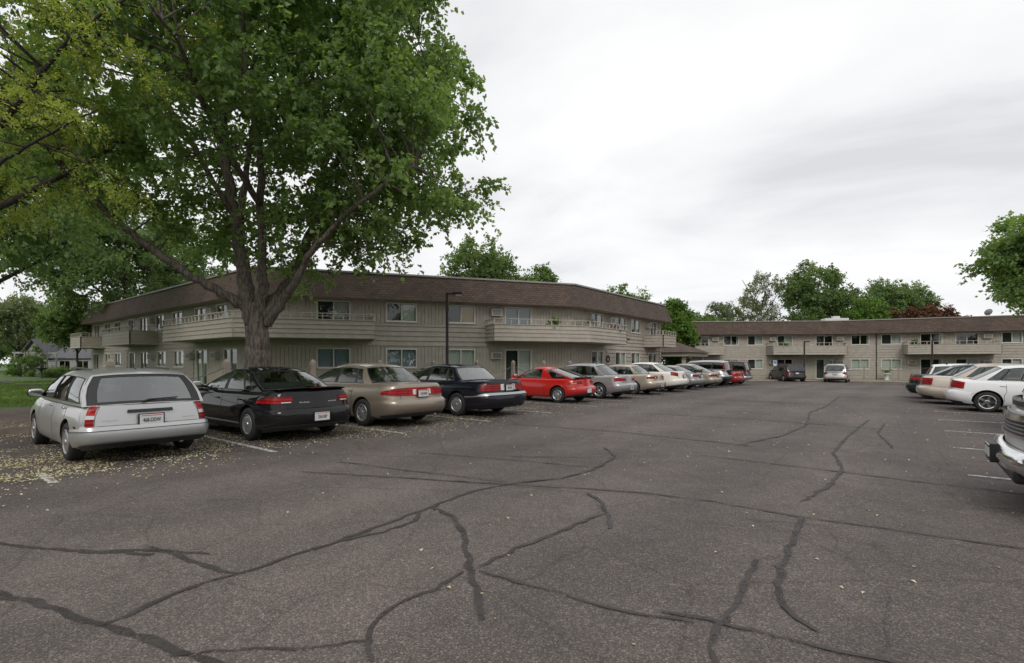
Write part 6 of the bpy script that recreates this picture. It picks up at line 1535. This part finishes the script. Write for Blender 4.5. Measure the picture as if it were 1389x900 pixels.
for a, b in ((-.5, 2.3), (2.3, 5.1), (5.1, 7.9)):
    pa, pb = Vector(W2.p(a, 2.2)), Vector(W2.p(b, 2.2)); rp.tube([(pa.x + (pb.x - pa.x) * i / 8, pa.y + (pb.y - pa.y) * i / 8, gz(pa.y) + 1.45 - .12 * (1 - (i / 4 - 1) ** 2)) for i in range(9)], .014, 5, cap=False)
tag(rp.build('rope', ROPE), 'pale rope strung low before the far wing', 'rope')
# statue and pots by the far wall
p = W2.p(4.4, 1.0); r = empty('garden_statue', (p[0], p[1], gz(p[1]) + .1)); tag(r, 'white garden statue with a planted bowl before the far wall', 'statue')
m = MB(); m.lathe([(.001, 0), (.26, 0), (.24, .1), (.16, .16), (.18, .5), (.30, .62), (.34, .74), (.30, .74), (.001, .70)], 18, axis='z'); m.build('urn', pmat('statue_white', (.62, .6, .58), .6), r, smooth=True)
P, Dr, T = sprays(np.array([[0, 0, .85], [.15, 0, .95], [-.15, .1, .9]]), np.full(3, .3), 12, 10, .04, .1); link('foliage', leaves_mesh('foliage', P, Dr, .09, 'oval', MIDL, T), r)
# hanging basket and balcony plants
p = WC.p(.2, 1.2, 4.0); r = empty('hanging_basket', (p[0], p[1], 4.05)); tag(r, 'plant basket hung from the eave over the near wing balcony', 'hanging basket')
m = MB(); m.lathe([(.001, -.18), (.12, -.15), (.19, -.02), (.20, 0), (.001, 0)], 16, axis='z'); m.build('basket', pmat('basket_brown', (.06, .035, .02), .9), r, smooth=True)
m = MB()
for a in (0, 2.1, 4.2): m.tube([(.18 * math.cos(a), .18 * math.sin(a), 0), (0, 0, .45), (0, 0, .84)], .006, 4)
m.build('hanger', GR, r)
P, Dr, T = sprays(np.array([[0, 0, .06], [.1, .1, .02], [-.1, 0, .02]]), np.full(3, .22), 12, 10, .03, .5); link('foliage', leaves_mesh('foliage', P, Dr, .06, 'oval', MIDL, T), r)
def chair(x, y, z, rz, mat, label, cat='chair'):
    r = empty('garden_chair', (x, y, z), rz); tag(r, label, cat)
    m = MB(); m.box((0, 0, .42), (.5, .48, .05), bev=.015); m.build('seat', mat, r); m = MB(); m.box((0, .24, .70), (.5, .05, .50), bev=.02); m.build('backrest', mat, r)
    for sx in (-1, 1):
        for sy in (-1, 1): l = MB(); l.tube([(sx * .2, sy * .19, .42), (sx * .24, sy * .23, 0)], .02, 6); l.build('leg', mat, r)
p = WA.p(18.9, .9); chair(p[0], p[1], .12, .3, pmat('chair_red', (.45, .04, .05), .5), 'red garden chair outside the ground floor doors of the left wing')
p = WA.p(28.6, .9); chair(p[0], p[1], .12, 0, WOOD, 'wooden garden chair outside the leftmost ground floor door')
p = WC.p(1.2, .9); chair(p[0], p[1], 2.87, 1.4, WOOD, 'brown chair on the upper balcony beside the hanging basket')
p = W1.p(12.4, .8); chair(p[0], p[1], ZD + 2.87, 2.6, pmat('chair_white', (.7, .7, .68), .5), 'white chair on the far upper balcony behind the lamp post')
def pot(p, z, label, mat=MIDL, s=1.0, col=(.32, .13, .07)):
    r = empty('potted_plant', (p[0], p[1], z)); tag(r, label, 'plant')
    m = MB(); m.lathe([(.001, 0), (.11 * s, 0), (.16 * s, .26 * s), (.17 * s, .28 * s), (.001, .25 * s)], 16, axis='z'); m.build('pot', pmat('pot%.2f' % col[0], col, .8), r, smooth=True)
    P, Dr, T = sprays(np.array([[0, 0, .42 * s], [.08, .05, .5 * s], [-.08, 0, .46 * s]]), np.full(3, .26 * s), 12, 10, .03, .15); link('foliage', leaves_mesh('foliage', P, Dr, .07 * s, 'oval', mat, T), r)
pot(WB.p(15.8, 1.2), 2.87, 'leafy potted plant on the near curved balcony left of its bend', s=1.9)
pot(WC.p(3.3, 1.2), 2.87, 'potted plant with reddish leaves on the near balcony right of its bend', COPPER, 1.7)
pot(WC.p(12.6, 1.2), 2.87, 'potted plant on the small end balcony of the near wing', LIGHTL, 1.9)
pot(W1.p(9.2, 1.2), ZD + 2.87, 'potted plant at the left end of the far middle balcony', LIGHTL, 2.0)
pot(W2.p(6.6, 1.2), ZD + 2.87, 'potted plant at the left end of the far right balcony', MIDL, 2.0)
pot(WA.p(27.4, .6), .12, 'red-flowered pot at the foot of the left wing', COPPER, 1.3)
p = W2.p(11.0, .8); chair(p[0], p[1], ZD + 2.87, 2.9, pmat('chair_green', (.05, .09, .07), .6), 'dark green chair on the far right balcony')
p = WA.p(5.0, .8); chair(p[0], p[1], 2.87, .2, pmat('chair_grey', (.3, .3, .3), .6), 'grey chair on the balcony left of the maple trunk')
# ---------------------------------------------------------------- light and camera
w = bpy.data.worlds.new('World'); SC.world = w; w.use_nodes = True; N = w.node_tree.nodes; L = w.node_tree.links; N.clear()
out = N.new('ShaderNodeOutputWorld'); b1 = N.new('ShaderNodeBackground'); b2 = N.new('ShaderNodeBackground'); mx = N.new('ShaderNodeMixShader')
SUN_EL, SUN_AZ = math.radians(40), math.radians(150)      # azimuth clockwise from +y
sk = N.new('ShaderNodeTexSky'); sk.sky_type = 'NISHITA'; sk.sun_disc = False; sk.sun_elevation = SUN_EL; sk.sun_rotation = SUN_AZ
L.new(sk.outputs[0], b1.inputs[0]); b1.inputs[1].default_value = .10
tc = N.new('ShaderNodeTexCoord'); sx = N.new('ShaderNodeSeparateXYZ'); L.new(tc.outputs['Generated'], sx.inputs[0])
def mth(op, a, b=None):
    q_ = N.new('ShaderNodeMath'); q_.operation = op
    for i, v in enumerate((a, b)):
        if v is None: continue
        if isinstance(v, (int, float)): q_.inputs[i].default_value = v
        else: L.new(v, q_.inputs[i])
    return q_.outputs[0]
den = mth('ADD', mth('MAXIMUM', sx.outputs[2], .0), .18)     # flat cloud deck seen in perspective
cb = N.new('ShaderNodeCombineXYZ'); L.new(mth('DIVIDE', sx.outputs[0], den), cb.inputs[0]); L.new(mth('DIVIDE', sx.outputs[1], den), cb.inputs[1])
mpn = N.new('ShaderNodeMapping'); mpn.inputs['Rotation'].default_value = (0, 0, -.66); mpn.inputs['Scale'].default_value = (.85, 1.15, 1); mpn.inputs['Location'].default_value = (.7, 1.3, 0); L.new(cb.outputs[0], mpn.inputs[0])
n1 = N.new('ShaderNodeTexNoise'); n1.inputs['Scale'].default_value = 1.15; n1.inputs['Detail'].default_value = 7; n1.inputs['Roughness'].default_value = .52; n1.inputs['Distortion'].default_value = .35; L.new(mpn.outputs[0], n1.inputs['Vector'])
rp_ = N.new('ShaderNodeValToRGB'); e = rp_.color_ramp.elements; e[0].position = .30; e[0].color = (.70, .71, .735, 1); e[1].position = .66; e[1].color = (1, 1, .995, 1); q_ = e.new(.47); q_.color = (.885, .89, .90, 1)
L.new(n1.outputs['Fac'], rp_.inputs['Fac']); L.new(rp_.outputs['Color'], b2.inputs[0]); b2.inputs[1].default_value = 1.06
mx.inputs[0].default_value = .96; L.new(b1.outputs[0], mx.inputs[1]); L.new(b2.outputs[0], mx.inputs[2]); L.new(mx.outputs[0], out.inputs[0])
sd = bpy.data.lights.new('sun', 'SUN'); sd.energy = 1.15; sd.angle = math.radians(20); sd.color = (1, .96, .90); so = bpy.data.objects.new('sun', sd); COL.objects.link(so)
dirv = Vector((math.sin(SUN_AZ) * math.cos(SUN_EL), math.cos(SUN_AZ) * math.cos(SUN_EL), math.sin(SUN_EL))); so.rotation_euler = dirv.to_track_quat('Z', 'Y').to_euler()
cam = bpy.data.cameras.new('camera'); co = bpy.data.objects.new('camera', cam); COL.objects.link(co); SC.camera = co
co.location = (0, 0, 1.5); co.rotation_euler = (PI / 2, 0, math.atan2(SN, CS)); cam.sensor_width = 36; cam.lens = 36 * 680 / 1389; cam.shift_y = 42 / 1389; cam.clip_start = .05; cam.clip_end = 3000
SC.view_settings.view_transform = 'Standard'; SC.view_settings.look = 'None'; SC.view_settings.exposure = 0; SC.view_settings.gamma = 1
SC.cycles.max_bounces = 6; SC.cycles.diffuse_bounces = 3; SC.cycles.glossy_bounces = 3; SC.cycles.transmission_bounces = 3; SC.cycles.transparent_max_bounces = 8
SC.cycles.use_denoising = True; SC.cycles.use_adaptive_sampling = True; SC.cycles.adaptive_threshold = .02
